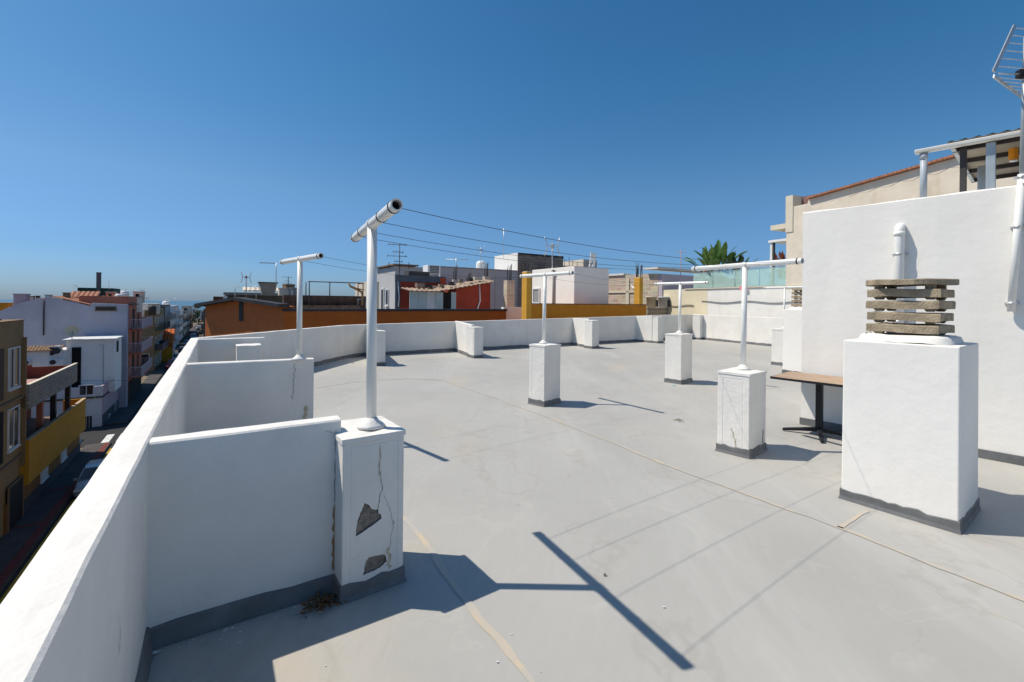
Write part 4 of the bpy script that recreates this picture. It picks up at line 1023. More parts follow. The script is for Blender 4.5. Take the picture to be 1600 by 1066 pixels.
P = col(750, 33.5); antenna('small white antenna left of the white block building', vec(P.x, P.y, hgt(P, 418)), hgt(P, 387)-hgt(P, 418), 'panel', .9, .3)
P = col(712, 31.5); antenna('white boom antenna lying over the grey roof', vec(P.x, P.y, hgt(P, 418)), .6, 'yagi', 1.4, .1)
P = col(880, 38); bb = gthing('pinkish_roof_room', 'small pale pink roof room behind the white cube', 'roof room', (P.x, P.y, 0)); MB().box(ext(P, e, 911), ext(P, e, 932), 0, 3, GZ, hgt(P+e*2, 405)).build('wall', CREAM, bb)
MB().box(-.3, ext(P, e, 950), .5, 5, GZ, hgt(P, 415)).build('lower_wall', CINDER, bb)

# sandy block wall, lilac wall, cream wall right of the cube
P = col(1028, 25.0); sb = gthing('sandy_block_building', 'unfinished sandy block building behind the second ochre pillar', 'building', (P.x, P.y, 0))
yb_ = ext(P, u, 947); zt_ = hgt(P, 427)
MB().box(0, 5, .31, yb_, GZ, zt_).build('wall', SANDBLOCK, sb); MB().box(0, 5, 0, .309, GZ, zt_-.02).build('end_wall', SANDBLOCK, sb)
MB().box(-.08, .5, yb_*.62, yb_+.05, zt_+.001, zt_+.12).build('white_cap', WFRAME, sb); MB().box(-.3, 4.2, -.2, .8, zt_+.22, zt_+.33).build('roof_sheet', WFRAME, sb)
MB().box(-.05, -.001, yb_*.52, yb_*.58, 1, zt_-.2).build('column', CREAM2, sb); MB().box(-.05, -.001, yb_*.35, yb_, zt_-1.05, zt_-.92).build('beam', CREAM2, sb)
MB().path([(-.09, yb_*.38, 1.0), (-.09, yb_*.38, 2.5), (-.12, yb_*.46, 2.75)], .04, 8).build('pipe', PVC, sb)
Pl = P+e*.32+u*.0; lw = gthing('lilac_wall', 'faded lilac wall behind the sandy block building', 'wall', (P.x, P.y, 0))
MB().box(.02, ext(P, e, 1160), -.25, -.002, GZ, hgt(P, 427)-.05).build('wall', mat('faded_lilac', (.50, .44, .50), .9, .3, 6, .12, .4, stain=(.33, .33, .42), stain_amt=.6, sscale=.25), lw)
Pq = col(1095, 22.4); tq = ext(Pq, -dR, 1026); Pq = Pq-dR*tq; cr = thing('cream_garden_wall', 'plain sunlit cream wall below the lilac wall', 'wall', (Pq.x, Pq.y, 0), math.atan2(dR.y, dR.x))
MB().box(0, tq+.4, 0, .25, GZ, hgt(Pq, 453.5)).build('wall', mat('sunny_cream', (.74, .66, .48), .9, .3, 8, .06, 2), cr)
MB().path([(k*.3, -.04, 1.62+.04*math.sin(k)) for k in range(0, 10)], .02, 5).build('cable', mat('cable_brown', (.25, .2, .14), .8), cr)
xe = 2.4
antenna('thin reddish antenna above the sandy block building', vec(*(P+e*xe*.8).xy, zt_), 1.4, 'yagi', .6, .4, mat('faded_red_metal', (.5, .3, .28), .6))
Pb = col(1012, 23.6); bl = gthing('block_ledge', 'low grey block ledge carrying two buckets', 'ledge', (Pb.x, Pb.y, 0)); MB().box(0, ext(Pb, e, 1056), 0, .35, GZ, hgt(Pb, 481)).build('wall', CINDER, bl)
for (x, l, m) in ((1022, 'dirty cream bucket standing on the block ledge', mat('dirty_cream_plastic', (.55, .50, .38), .6)), (1041, 'grey white bucket standing on the block ledge', mat('grey_plastic', (.50, .52, .53), .5))):
    q = Pb+e*ext(Pb, e, x)+u*.17; bk = thing('bucket', l, 'bucket', (q.x, q.y, hgt(Pb, 481)), group='buckets on the block ledge')
    MB().lathe([(.22, .002), (.27, .52), (.31, .52), (.31, .58), (.27, .60), (.25, .6)], n=18).build('tub', m, bk)
    MB().box(.18, .26, -.26, -.20, .05, .4).build('handle', DARKMETAL, bk)

# ------------------------------------------------------------------ rooftops behind the orange gable
P = col(352, 27); rb = gthing('dark_stone_building', 'dark flat roofed building with a stone edge behind the orange gable', 'building', (P.x, P.y, 0))
z0_ = hgt(P, 461); MB().box(0, ext(P, e, 448), 0, 5, GZ, z0_).build('wall', mat('dark_stone', (.10, .085, .06), .95, .8, 4, .4, 2), rb)
MB().box(-.1, ext(P, e, 440), -.1, .3, z0_, z0_+.16).build('parapet', mat('grey_stone', (.28, .27, .24), .95, .6, 6, .3, 2), rb)
tiles(rb, (.9, -.1, z0_+.25), (3.4, -.1, z0_+.25), (0, .7, .2), m=CREAM)
MB().box(-.6, -.02, .2, 1.4, GZ, z0_-.1).build('red_annex', DKRED, rb); MB().box(-.1, .1, -.05, .15, GZ, z0_-.05).build('white_corner', WFRAME, rb)
Ph = col(405.5, 24); hp = gthing('grey_hopper_tank', 'grey boxy water tank wider at the top on the dark roof', 'water tank', (Ph.x, Ph.y, 0))
wH = ext(Ph, e, 433); zb_, zt_ = hgt(Ph, 460), hgt(Ph, 442); mb = MB(); a = .12
mb.add([(a, a, zb_), (wH-a, a, zb_), (wH-a, .7, zb_), (a, .7, zb_), (0, 0, zt_), (wH, 0, zt_), (wH, .8, zt_), (0, .8, zt_)], [(0, 3, 2, 1), (4, 5, 6, 7), (0, 1, 5, 4), (1, 2, 6, 5), (2, 3, 7, 6), (3, 0, 4, 7)])
mb.build('tank', mat('weathered_grey', (.34, .32, .27), .9, .5, 6, .2, 3), hp); MB().box(-.05, wH+.05, -.05, .85, zt_+.001, zt_+.05).build('lid', DARKMETAL, hp)
P = col(443, 22.6); bs = gthing('brown_stone_wall', 'long dark brown rough stone wall behind the orange wall', 'wall', (P.x, P.y, 0))
xe = ext(P, e, 572); MB().box(0, xe, 0, .4, GZ, hgt(P, 461)).build('wall', mat('brown_rubble', (.12, .07, .05), .95, 1, 5, .5, 3), bs)
MB().box(.6, xe*.9, -.35, -.02, GZ, hgt(P, 477)).build('ledge', mat('brown_ledge', (.22, .14, .09), .95, .8, 5, .4, 3), bs)
P2 = col(575, 26.5); cb_ = gthing('cream_side_building', 'narrow cream building edge left of the grey house', 'building', (P2.x, P2.y, 0)); MB().box(0, ext(P2, e, 592), 0, 3, GZ, hgt(P2, 440)).build('wall', CREAM, cb_)
# clutter heap on the roof around x 435-470
rr = random.Random(21)
for k, (x, row, Y, w_, h_, m, l) in enumerate(((436, 459, 23.4, .5, .35, CREAM, 'cream box among the roof clutter behind the thin T pole'), (447, 459, 23.6, .45, .55, BROWN, 'brown crate among the roof clutter behind the thin T pole'),
                                              (458, 460, 23.5, .35, .4, GREYR, 'grey carton among the roof clutter behind the thin T pole'))):
    P = at(x, row, Y); o = thing('roof_box', l, 'box', (P.x, P.y, P.z-.1), G+.3*k); MB().box(0, w_, 0, w_, 0, h_).build('body', m, o, bevel=.02); MB().box(-.02, w_+.02, -.02, w_+.02, h_, h_+.05).build('lid', m, o)
def frame_thing(label, x0, x1, rt, rb_, Y, m, r=.03, depth=1.5, extra=()):
    P = col(x0, Y); o = gthing('pole_frame', label, 'pole frame', (P.x, P.y, 0)); L_ = ext(P, e, x1); z1_, z0_ = hgt(P, rt), hgt(P, rb_)-.4
    for x in (0, L_)+tuple(ext(P, e, q) for q in extra): MB().tube((x, 0, z0_), (x, 0, z1_), r, 6).build('post', m, o)
    MB().tube((-.05, 0, z1_), (L_+.05, 0, z1_), r, 6).build('rail', m, o); MB().tube((L_, 0, z1_), (L_, depth, z1_), r, 6).build('side_rail', m, o); MB().tube((L_, depth, z0_), (L_, depth, z1_), r, 6).build('post', m, o)
    MB().tube((0, depth, z0_), (0, depth, z1_), r, 6).build('post', m, o); return o
frame_thing('thin dark pole frame on the roof right of the thin T pole', 483, 567, 440, 478, 22.2, DARKMETAL, .025, 1.0, (515,))
P = at(390, 460, 25); antenna('red and white antenna on the roof behind the orange gable', vec(P.x-.2, P.y, P.z), hgt(P, 430)-P.z, 'panel', .8, .5, mat('faded_red_metal', (.5, .3, .28), .6))
P = at(431, 444, 24.2); antenna('thin pole with a short arm above the grey hopper tank', vec(P.x, P.y, P.z), hgt(P, 411)-P.z, 'flag', 1, .0)
P = at(367, 460, 25); antenna('small antenna at the left end of the dark stone building', vec(P.x, P.y, P.z), .45, 'yagi', .5, 1)
P = at(450, 459, 24); antenna('crooked small antenna over the roof clutter', vec(P.x, P.y, P.z), .9, 'tall', .55, .8, DARKMETAL)
P = at(400, 460, 26); antenna('low antenna between the red antenna and the hopper tank', vec(P.x, P.y, P.z), .5, 'yagi', .6, .2)
P = at(560, 477, 21); sg = thing('swing_lamp', 'orange brown bird shaped roof ornament beside the pole frame', 'ornament', tuple(P), G)
MB().path([(-.45, 0, 1.0), (-.35, 0, .85), (-.1, 0, .75), (.15, 0, .6), (.2, 0, .3), (.15, 0, 0)], [.03, .05, .06, .05, .03, .03], 6).build('body', mat('orange_brown', (.36, .2, .08), .8), sg)
MB().bar((-.1, 0, .78), (.25, 0, .70), .25, .03).build('wing', mat('orange_brown', (.36, .2, .08)), sg)
P = at(565, 484, 20.0); st = thing('blue_stool', 'small grey blue stool on the roof edge left of the grey house', 'stool', (P.x, P.y, P.z), .3)
for a in range(4): c_, s_ = (.13 if a % 2 else -.13), (.13 if a > 1 else -.13); MB().tube((c_*1.4, s_*1.4, 0), (c_, s_, .42), .02, 6).build('leg', BLUEGREY, st)
MB().lathe([(.2, .42), (.2, .46), (.05, .47)], n=14).build('seat', BLUEGREY, st)

# ------------------------------------------------------------------ neighbour on the right: terrace wall, glass balustrade, cream storey
N0 = C3+vec(.10, .16); N0 = vec(N0.x, N0.y); ang = math.atan2(dR.y, dR.x)
nb = thing('terrace_wall', 'white party wall of the neighbour terrace above the right parapet', 'wall', (N0.x, N0.y, 0), ang)
o = MB().box(-.5, 6.6, .001, .3, GZ, 2.44).build('wall', WHITE, nb, bevel=.02); MB().box(-.55, 6.6, -.05, .32, 2.442, 2.49).build('coping', CREAM2, nb)
MB().box(-.5, 24, .31, 9, GZ, 2.3).build('house_body', WHITE, nb)
crack(nb, wiggle((.6, 1.75), (6.4, 1.9), 20, .0), .03, y=-.004, m=GREYR, name='cable')
xx = [(k*.28, 1.82+.04*math.sin(k*.7)) for k in range(2, 22)]
MB().path([(a, -.03, z) for a, z in xx], .022, 5).build('cable', GREYR, nb)
cs = ext(N0, dR, 1227.5)
gb = thing('glass_balustrade', 'pale green glass balustrade on the neighbour terrace wall', 'balustrade', (N0.x, N0.y, 2.5), ang)
for k in range(4):
    a = -.1+(cs-.0+.1)*k/4; b = -.1+(cs+.1)*(k+1)/4-.03; MB().box(a, b, .10, .114, .0, .75).build('glass_panel', GLASS, gb)
MB().box(-.12, cs-.01, .09, .125, .751, .775).build('handrail', ALU, gb)
MB().box(-.1, cs, .06, .15, -.06, -.001).build('dark_channel', BLACK, gb)
cl_ = thing('pink_cloth', 'small pink cloth scrap on the terrace wall below the glass', 'cloth', tuple(N0+dR*(cs*.62)+vec(0, 0, 2.50)-vec(.08, 0, 0)), ang); MB().box(-.18, .16, -.06, -.03, -.16, .02).build('cloth', mat('pink_cloth', (.75, .25, .28), .9), cl_, bevel=.01)
NC = N0+dR*cs
ch = thing('cream_house', 'weathered cream upper storey with a terracotta tiled edge behind the tall white wall', 'house', (NC.x, NC.y, 0), ang)
L1 = ext(NC, dR, 1262); L2 = ext(NC, dR, 1490); L3 = L2+8
z1_ = hgt(NC+dR*L1, 318); zr0 = hgt(NC+dR*L1, 312); zr1 = hgt(NC+dR*L2, 247); sl = (zr1-zr0)/(L2-L1)
mb = MB(); poly = [(0, 2.31), (L3, 2.31), (L3, zr1+.05-sl*(L3-L2)), (L2, zr1), (L1, zr0), (L1-.05, z1_), (0, z1_)]
n = len(poly); mb.add([(x, 0, z) for x, z in poly]+[(x, 6, z) for x, z in poly], [tuple(range(n)), tuple(range(2*n-1, n-1, -1))]+[(i, n+i, n+(i+1) % n, (i+1) % n) for i in range(n)])
mb.build('wall', CREAM, ch)
MB().box(-.02, .28, -.03, .9, z1_-1.0, hgt(NC, 307)).build('corner_post', CREAM2, ch)
MB().box(.285, L1-.1, .5, .9, z1_+.001, z1_+.42).build('brown_parapet', mat('brown_red_render', (.22, .13, .12), .9), ch)
nt = 34
for k in range(nt):
    t0 = L1+(L2-L1)*k/nt; t1 = L1+(L2-L1)*(k+1)/nt; zz = zr0+sl*(t0-L1)
    MB().bar((t0, .02, zz+.05), (t1+.03, .02, zz+.05+sl*(t1-t0)), .34, .06).build('tile', TILE, ch)
crack(ch, [(L1+.5+(L2-L1)*k/14, zr0+sl*(L2-L1)*k/14-.25-.05*math.sin(k*3)) for k in range(14)], .03, y=-.004, name='crack')
# terrace canopies left of the cream storey
cn = thing('concrete_canopy', 'short cream canopy slab sticking out of the cream house', 'canopy', (NC.x, NC.y, hgt(NC, 352)), ang); MB().box(-.85, -.03, .2, 2.4, -.08, .12).build('slab', CREAM2, cn); MB().box(-.3, -.04, .5, 2.2, -.95, -.09).build('bracket_wall', BROWN, cn)
gf = thing('terrace_pergola', 'small white framed terrace canopy beside the cream house', 'canopy', (NC.x, NC.y, 2.5), ang); zz = hgt(NC, 375)-2.5
for (x, y) in ((-.85, .3), (-.85, 2.4), (-.1, 2.4)): MB().box(x-.05, x+.05, y-.05, y+.05, 0, zz).build('post', WFRAME, gf)
MB().box(-.95, -.03, .2, 2.6, zz+.001, zz+.10).build('roof', WFRAME, gf); MB().box(-.78, -.72, .27, .33, 0, zz-.01).build('post', DARKMETAL, gf)
MB().box(-.70, -.05, 2.36, 2.39, 0, zz-.3).build('screen', LILAC, gf)
# potted plants
def plant(label, P, h, n, spread, m, pot=True, sx=1, seed=1, wd=.09, group='plants on the neighbour terrace'):
    rr_ = random.Random(seed); o = thing('potted_plant', label, 'plant', tuple(P), group=group)
    if pot: MB().lathe([(.16, -.0), (.24, .40), (.27, .40), (.27, .46), (.2, .44)], n=16).build('pot', mat('pale_green_pot', (.45, .58, .52), .6), o)
    for k in range(n):
        a = rr_.uniform(0, 6.28); ln = h*rr_.uniform(.55, 1); tilt = rr_.uniform(.15, 1)*spread; d = vec(math.cos(a), math.sin(a)); b0_ = vec(d.x*.05, d.y*.05, .4)
        pts = [b0_+d*tilt*ln*t+vec(0, 0, ln*(t-.35*tilt*t*t)) for t in (0, .4, .6, .75, .9, 1.0)]
        if k < 40:
            mb = MB(); sd = vec(-d.y, d.x, rr_.uniform(-.4, .4)).normalized(); vs = []
            for i, p in enumerate(pts):
                ww = wd*(0.08, .1, .8, 1, .7, .05)[i]*rr_.uniform(.8, 1.2); vs += [p-sd*ww+vec(0, 0, ww*.4), p, p+sd*ww+vec(0, 0, ww*.4)]
            mb.add(vs, [(3*i+j, 3*i+j+1, 3*i+j+4, 3*i+j+3) for i in range(5) for j in range(2)]); mb.build('leaf', m, o, recalc=False)
    return o
def nbp(x, off, z): 
    Q0 = N0+vec(-dR.y, dR.x)*off; p = Q0+dR*ext(Q0, dR, x); p.z = z; return p
plant('big strelitzia with broad upright leaves behind the left end of the glass balustrade', nbp(1112, .7, 2.6), 2.0, 30, 1.0, FOL, True, seed=3, wd=.13)
plant('second strelitzia with a leaf pointing up beside the big one', nbp(1126, .8, 2.6), 2.15, 18, .8, FOL, True, seed=8, wd=.13)
plant('low bushy plant peeking over the glass balustrade', nbp(1152, .8, 2.5), 1.3, 26, 1.0, FOL2, True, seed=5, wd=.09)
plant('small reddish plant at the far left end of the glass', nbp(1100, .5, 2.5), .8, 16, .8, mat('reddish_leaf', (.22, .07, .04), .7, var=.4), True, seed=9, wd=.06)
plant('small red brown plant next to the cream house', nbp(1222, .9, 2.8), 1.0, 14, .6, mat('reddish_leaf', (.22, .07, .04)), True, seed=12, wd=.06)

# ------------------------------------------------------------------ street on the left: houses opposite
def opp(name, label, cat, s0, D=DF): P = n_*D+u*s0; return gthing(name, label, cat, (P.x, P.y, 0)), P
def hs(x, row, D=DF): return hgt(fp(x, D), row)     # height of a facade point
def ly(x, s0, D=DF): return fs(x, D)-s0              # local y on the facade
# B1 ochre brown apartment house at the frame edge
s0 = fs(-160); b1, P1_ = opp('apartment_house', 'tan brown apartment house at the left edge of the photograph', 'apartment house', s0); Lb = ly(36, s0)
zt_ = hs(33, 501)
MB().box(-11, 0, 0, Lb, GZ, zt_-1.25).build('wall', TAN, b1); MB().box(-11, .03, -.0, Lb+.02, zt_-1.249, zt_).build('roof_parapet', TAN, b1)
MB().box(-11, .08, -.05, Lb+.05, zt_+.001, zt_+.05).build('coping', BROWN, b1)
MB().box(-5.5, -.5, 1, Lb-1, zt_+.05, zt_+.12).build('roof_lath', DARKMETAL, b1)
zz0, zz1 = hs(22, 605), hs(22, 548)
for dz in (0, -3.05):
    for (xa, xb_) in ((14, 30),):
        window(b1, 'E', 0, ly(xa, s0), ly(xb_, s0), zz0+dz, zz1+dz+.12, .06, 1, m=GLASSD)
    MB().box(.002, .03, ly(-6, s0), ly(6, s0), zz0+dz-.4, zz1+dz+.25).build('dark_recess', SHADE if dz else mat('dark_wood', (.06, .035, .02), .7), b1)
    MB().box(.0, .18, ly(34.3, s0), ly(35.6, s0), zz0+dz-1.3, zz1+dz+.6).build('pilaster', TAN, b1)
    MB().box(-.001, .12, 0, Lb, zz0+dz-.72, zz0+dz-.6).build('string_course', BROWN, b1)
    for q in (3, 7, 11):
        if q < Lb-6: window(b1, 'E', 0, q, q+1.3, zz0+dz, zz1+dz+.12, .06, 1)
window(b1, 'E', 0, ly(16, s0)+.02, ly(21, s0), zz0+.05, zz1+.1, .01, 0, m=mat('red_curtain', (.45, .10, .05), .9), name='curtain_window')
MB().box(.0, .10, ly(9, s0), Lb, GZ+.1, hs(30, 770)).build('orange_base', mat('orange_brown_base', (.22, .10, .03), .9), b1)
door(b1, 'E', .10, ly(11, s0), Lb-.3, GZ+.13, hs(33, 745), m=mat('garage_dark', (.02, .016, .014), .6), fm=BROWN)
# B2 low house with block parapet terrace and yellow balcony
s0 = fs(37)+.05; b2, P2_ = opp('terrace_house', 'low tan house with a bare block roof parapet and a mustard yellow balcony', 'house', s0)
DO = DF-.30; Ly0 = fs(47, DO)-s0; Lp = fs(122, DO)-s0; Lb = fs(135, DO)-s0
zT0, zT1, zY, zYb, zF = -4.0, -2.97, -5.9, -8.25, -7.0
MB().box(-12, -2.6, 0, Lb, GZ, zT0-.01).build('back_wall', DKRED, b2)
for q in (.12, .42, .66): window(b2, 'E', -2.59, Lb*q+1.5, Lb*q+2.6, zF+.9, zF+2.1, .06, 1)
MB().box(-2.6, 0, 0, Lb, GZ, zF-.2).build('ground_floor', mat('mustard_brown_wall', (.26, .12, .03), .9, var=.15), b2)
MB().box(-12, .16, 0.02, Lp-.02, zT0, zT0+.16).build('terrace_slab', mat('pink_floor', (.45, .27, .24), .9), b2)
MB().box(-2.59, .16, 0.02, Lp-.02, zT0-.22, zT0-.001).build('slab_edge', BROWN, b2)
MB().box(.17, .30, Ly0, Lp, zT0-.25, zT1).build('block_parapet', CINDER, b2); MB().box(.15, .32, Ly0, Lp+.03, zT1+.001, zT1+.04).build('parapet_cap', CREAM2, b2)
MB().box(-.05, .169, Ly0, Ly0+.12, zT0-.25, zT1).build('parapet_end', DKRED, b2)
MB().box(-2.0, .169, Lp-.14, Lp-.02, zT0+.161, zT1-.1).build('parapet_end', DKRED, b2)
MB().box(-12, -2.001, Lp-.12, Lp+.05, zT0+.161, zT1+.05).build('red_party_wall', DKRED, b2)
MB().box(.17, .32, Ly0, Lb, zYb, zY).build('yellow_parapet', YELLOW, b2); MB().box(-.9, .169, Lb-.14, Lb, zF, zY).build('yellow_parapet', YELLOW, b2); MB().box(.0, .169, Ly0, Ly0+.14, zYb, zY).build('yellow_parapet', YELLOW, b2)
MB().box(.14, .34, Ly0, Lb+.02, zY+.001, zY+.035).build('parapet_cap', mat('cap_sand', (.50, .36, .22), .9), b2)
MB().box(-2.6, .169, .0, Lb-.14, zF-.19, zF).build('balcony_slab', mat('balcony_floor', (.2, .12, .08), .9), b2)
for q, m_ in ((.05, DARKMETAL), (.30, SALMON), (.52, DARKMETAL), (.80, DARKMETAL)): MB().box(-.35, -.10, Lb*q, Lb*q+.3, zF+.001, zT0-.23).build('column', m_, b2)
door(b2, 'E', -2.59, 2.0, 3.2, zF+.01, zF+2.1, m=mat('pink_door', (.5, .2, .18), .8)); MB().box(-1.6, -1.5, 2.6, 4.4, zF+.01, zF+1.7).build('pink_screen', mat('pink_panel', (.55, .30, .27), .9), b2)
for (xa, xb_) in ((66, 76), (97, 105)): window(b2, 'E', 0, ly(xa, s0), ly(xb_, s0), -9.15, -8.35, .05, 1, m=mat('pale_shutter', (.60, .61, .60), .7))
MB().box(0, .05, 0, Lb, GZ+.12, GZ+.75).build('plinth', mat('dark_plinth', (.07, .07, .075), .9), b2)
# B3 white corner house with roof terrace
P3_ = col(161, 41.6); b3 = gthing('white_corner_house', 'white corner house with pink street side and an open roof terrace', 'house', (P3_.x, P3_.y, 0))
zP = hgt(P3_, 603); L3_ = ext(P3_, u, 197)
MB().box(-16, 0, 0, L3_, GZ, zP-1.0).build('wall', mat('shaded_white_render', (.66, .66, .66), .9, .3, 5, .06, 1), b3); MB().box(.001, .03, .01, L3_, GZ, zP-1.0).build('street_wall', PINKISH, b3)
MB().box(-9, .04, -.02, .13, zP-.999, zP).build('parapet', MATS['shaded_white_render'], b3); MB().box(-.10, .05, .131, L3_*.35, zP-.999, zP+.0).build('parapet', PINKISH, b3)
mb = MB(); y0_, y1_ = L3_*.35, L3_*.62; mb.add([(-.10, y0_, zP-.9), (.05, y0_, zP-.9), (.05, y1_, zP-.9), (-.10, y1_, zP-.9), (-.10, y0_, zP), (.05, y0_, zP), (.05, y1_, zP+1.0), (-.10, y1_, zP+1.0)], [(0, 3, 2, 1), (4, 5, 6, 7), (0, 1, 5, 4), (1, 2, 6, 5), (2, 3, 7, 6), (3, 0, 4, 7)]); mb.build('sloping_parapet', PINKISH, b3)
MB().box(.031, .12, -.03, L3_, zP-1.05, zP-.93).build('cornice', DARKMETAL, b3); MB().box(-9, .03, -.11, -.021, zP-1.05, zP-.93).build('cornice', DARKMETAL, b3)
xa, xb_ = ext(P3_, e, 126), ext(P3_, e, 147); window(b3, 'F', 0, xa, xb_, hgt(P3_, 615), hgt(P3_, 601), .07, 1); window(b3, 'F', 0, ext(P3_, e, 124), ext(P3_, e, 146), hgt(P3_, 668), hgt(P3_, 648), .06, 1, bars=True)
for (x, ra, rb_) in ((171, 602, 588), (190, 590, 578), (181, 645, 630), (171, 664, 648), (190, 635, 622)):
    y = ext(P3_, u, x); Pz = P3_+u*y; window(b3, 'E', .031, y-.35, y+.35, hgt(Pz, ra), hgt(Pz, rb_), .05, 0)
MB().box(.03, .06, .0, L3_, GZ+.1, GZ+1.0).build('plinth', mat('dark_plinth', (.07, .07, .075)), b3)
zr3 = hgt(P3_+u*2.6, 531); ya3 = ext(P3_, u, 181); MB().box(-2.5, .052, ya3, L3_, zP-.99, zr3).build('upper_wall', PINKISH, b3); MB().box(-2.6, .12, ya3-.05, L3_+.05, zr3+.001, zr3+.1).build('upper_cap', WFRAME, b3)
MB().box(.053, .07, ya3+.6, ya3+2.0, zr3-1.6, zr3-.3).build('opening', SHADE, b3)
# terrace room
Pr_ = P3_+u*2.6; zr_ = hgt(Pr_, 531)
tr = gthing('white_roof_room', 'white roof room with an open dark door on the corner house terrace', 'roof room', (Pr_.x, Pr_.y, 0))
xa = ext(Pr_, e, 104); xb_ = ext(Pr_, e, 181); MB().box(xa, xb_, 0, 3.4, zP-1, zr_).build('wall', WALLW, tr); MB().box(xa-.25, xb_+.1, -.25, 3.5, zr_+.001, zr_+.13).build('roof_slab', WFRAME, tr)
door(tr, 'F', 0, ext(Pr_, e, 113), ext(Pr_, e, 128), zP-.99, hgt(Pr_, 541)); 
MB().box(xb_+.001, xb_+.02, .6, 1.6, zr_-1.3, zr_-.2).build('opening', SHADE, tr)
MB().path([(ext(Pr_, e, 155), -.04, zr_-.5), (ext(Pr_, e, 162), -.04, zr_-.45), (ext(Pr_, e, 163), -.04, zP-.6)], .02, 5).build('cable', GREYR, tr)
Pq = P3_+u*1.6-e*.2; tr2 = gthing('white_terrace_annex', 'white terrace annex with a tiled edge and open hatch left of the roof room', 'roof room', (Pq.x, Pq.y, 0))
xa = ext(Pq, e, 30); xb_ = ext(Pq, e, 103); zr2 = hgt(Pq, 545)
MB().box(xa, xb_-.02, 0, 3, zP-1, zr2).build('wall', WALLW, tr2); tiles(tr2, (xa, -.3, zr2), (ext(Pq, e, 98), -.3, zr2), (0, 1.2, .35), m=BROWN)
window(tr2, 'F', 0, ext(Pq, e, 79), ext(Pq, e, 86), hgt(Pq, 552), hgt(Pq, 536)-.25, .05, 0)
for (x0, x1_, r0, r1, l) in ((88, 97, 552, 538, 'white air conditioner unit high on the terrace annex'), (78, 103, 567, 557, 'white air conditioner unit low on the terrace annex'), (40, 50, 566, 556, 'small white box unit at the left of the terrace annex')):
    a_ = ext(Pq, e, x0); b_ = ext(Pq, e, x1_); z0_, z1_ = hgt(Pq, r0), hgt(Pq, r1); o = gthing('air_conditioner', l, 'air conditioner', (Pq+e*a_-u*.42+vec(0, 0, z0_)), group='air conditioners on the terrace annex')
    MB().box(0, b_-a_, 0, .4, 0, z1_-z0_).build('case', WFRAME, o, bevel=.02); q = (z1_-z0_)*.36; m2 = MB(); m2.tube(((b_-a_)*.3, -.02, (z1_-z0_)/2), ((b_-a_)*.3, .0, (z1_-z0_)/2), q, 16); m2.build('fan', DARKMETAL, o)
Pd = Pr_+e*ext(Pr_, e, 112)+u*.3; dish('cream satellite dish standing on the white roof room', vec(Pd.x, Pd.y, zr_+.4), .5, -.75)
# B4 lilac grey gable building
P4_ = col(199, 48.5); b4 = gthing('lilac_gable_building', 'large lilac grey building with a low terracotta gable roof and blank side wall', 'building', (P4_.x, P4_.y, 0))
def b4p(x, row): a = ext(P4_, e, x); return (a, hgt(P4_+e*a, row))
poly = [b4p(-60, 508), b4p(-15, 493), b4p(10, 482), b4p(32, 473), b4p(62, 465.5), b4p(80, 464.8), b4p(142, 478.5), b4p(143, 473.5), b4p(199, 476)]
D_ = .7
mb = MB(); pl_ = [(poly[0][0], GZ)]+poly+[(0, GZ)]; n = len(pl_)
mb.add([(x, 0, z) for x, z in pl_]+[(x, D_, z) for x, z in pl_], [tuple(range(n))[::-1], tuple(range(n, 2*n))]+[(i, (i+1) % n, n+(i+1) % n, n+i) for i in range(n)]); mb.build('wall', LILAC, b4)
a_, b_ = b4p(80, 464.5), b4p(142, 478); tiles(b4, (a_[0], .1, a_[1]+.06), (a_[0], 5.5, a_[1]+.06), (b_[0]-a_[0], 0, b_[1]-a_[1]), wd=.35, r=.14)
q0, q1 = b4p(150, 480), b4p(181, 484.5); window(b4, 'F', 0, q0[0], q1[0], q1[1], q0[1], .06, 0, fm=OLIVE)
pm = b4p(69, 470); MB().tube((pm[0], -.08, hgt(P4_+e*pm[0], 524)), (pm[0]-.0, -.08, pm[1]), .06, 8).build('mast', DARKMETAL, b4)
antenna('red and white antenna on the lilac gable wall mast', vec(*(P4_+e*pm[0]-u*.08).xy, pm[1]-.6), .9, 'yagi', 1.2, .9, mat('faded_red_metal', (.5, .3, .28)))
a_ = b4p(12, 480); b_ = b4p(31, 480); Pv_ = P4_+e*a_[0]; zz = hgt(Pv_, 461)
cq = gthing('purple_chimney', 'broad purple grey chimney on the left slope of the lilac gable', 'chimney', (Pv_.x, Pv_.y+.4, 0)); MB().box(0, b_[0]-a_[0], .3, 1.6, a_[1]-.5, zz).build('stack', PINKISH, cq); MB().box(-.04, b_[0]-a_[0]+.04, .26, 1.64, zz+.001, zz+.14).build('cap', GREYR, cq)
Pv_ = P4_+u*3; 
for (x0, x1_, r, l, m) in ((44, 52, 463.5, 'small tan chimney on the lilac gable ridge, left', CREAM), (56, 60, 463, 'small dark chimney on the lilac gable ridge', DARKMETAL), (70, 79, 461.5, 'white vent hood near the top of the lilac gable', WFRAME), (98, 108, 458, 'round topped grey vent on the ridge before the green netting', OLIVE)):
    a_ = ext(Pv_, e, x0); b_ = ext(Pv_, e, x1_); Pz = Pv_+e*a_; o = gthing('roof_vent', l, 'chimney', (Pz.x, Pz.y, 0), group='small chimneys on the lilac gable'); z_ = hgt(Pz, r)
    MB().box(0, b_-a_, 0, .6, z_-1.2, z_).build('stack', m, o); MB().box(-.05, b_-a_+.05, -.05, .65, z_+.001, z_+.06).build('cap', DARKMETAL, o)
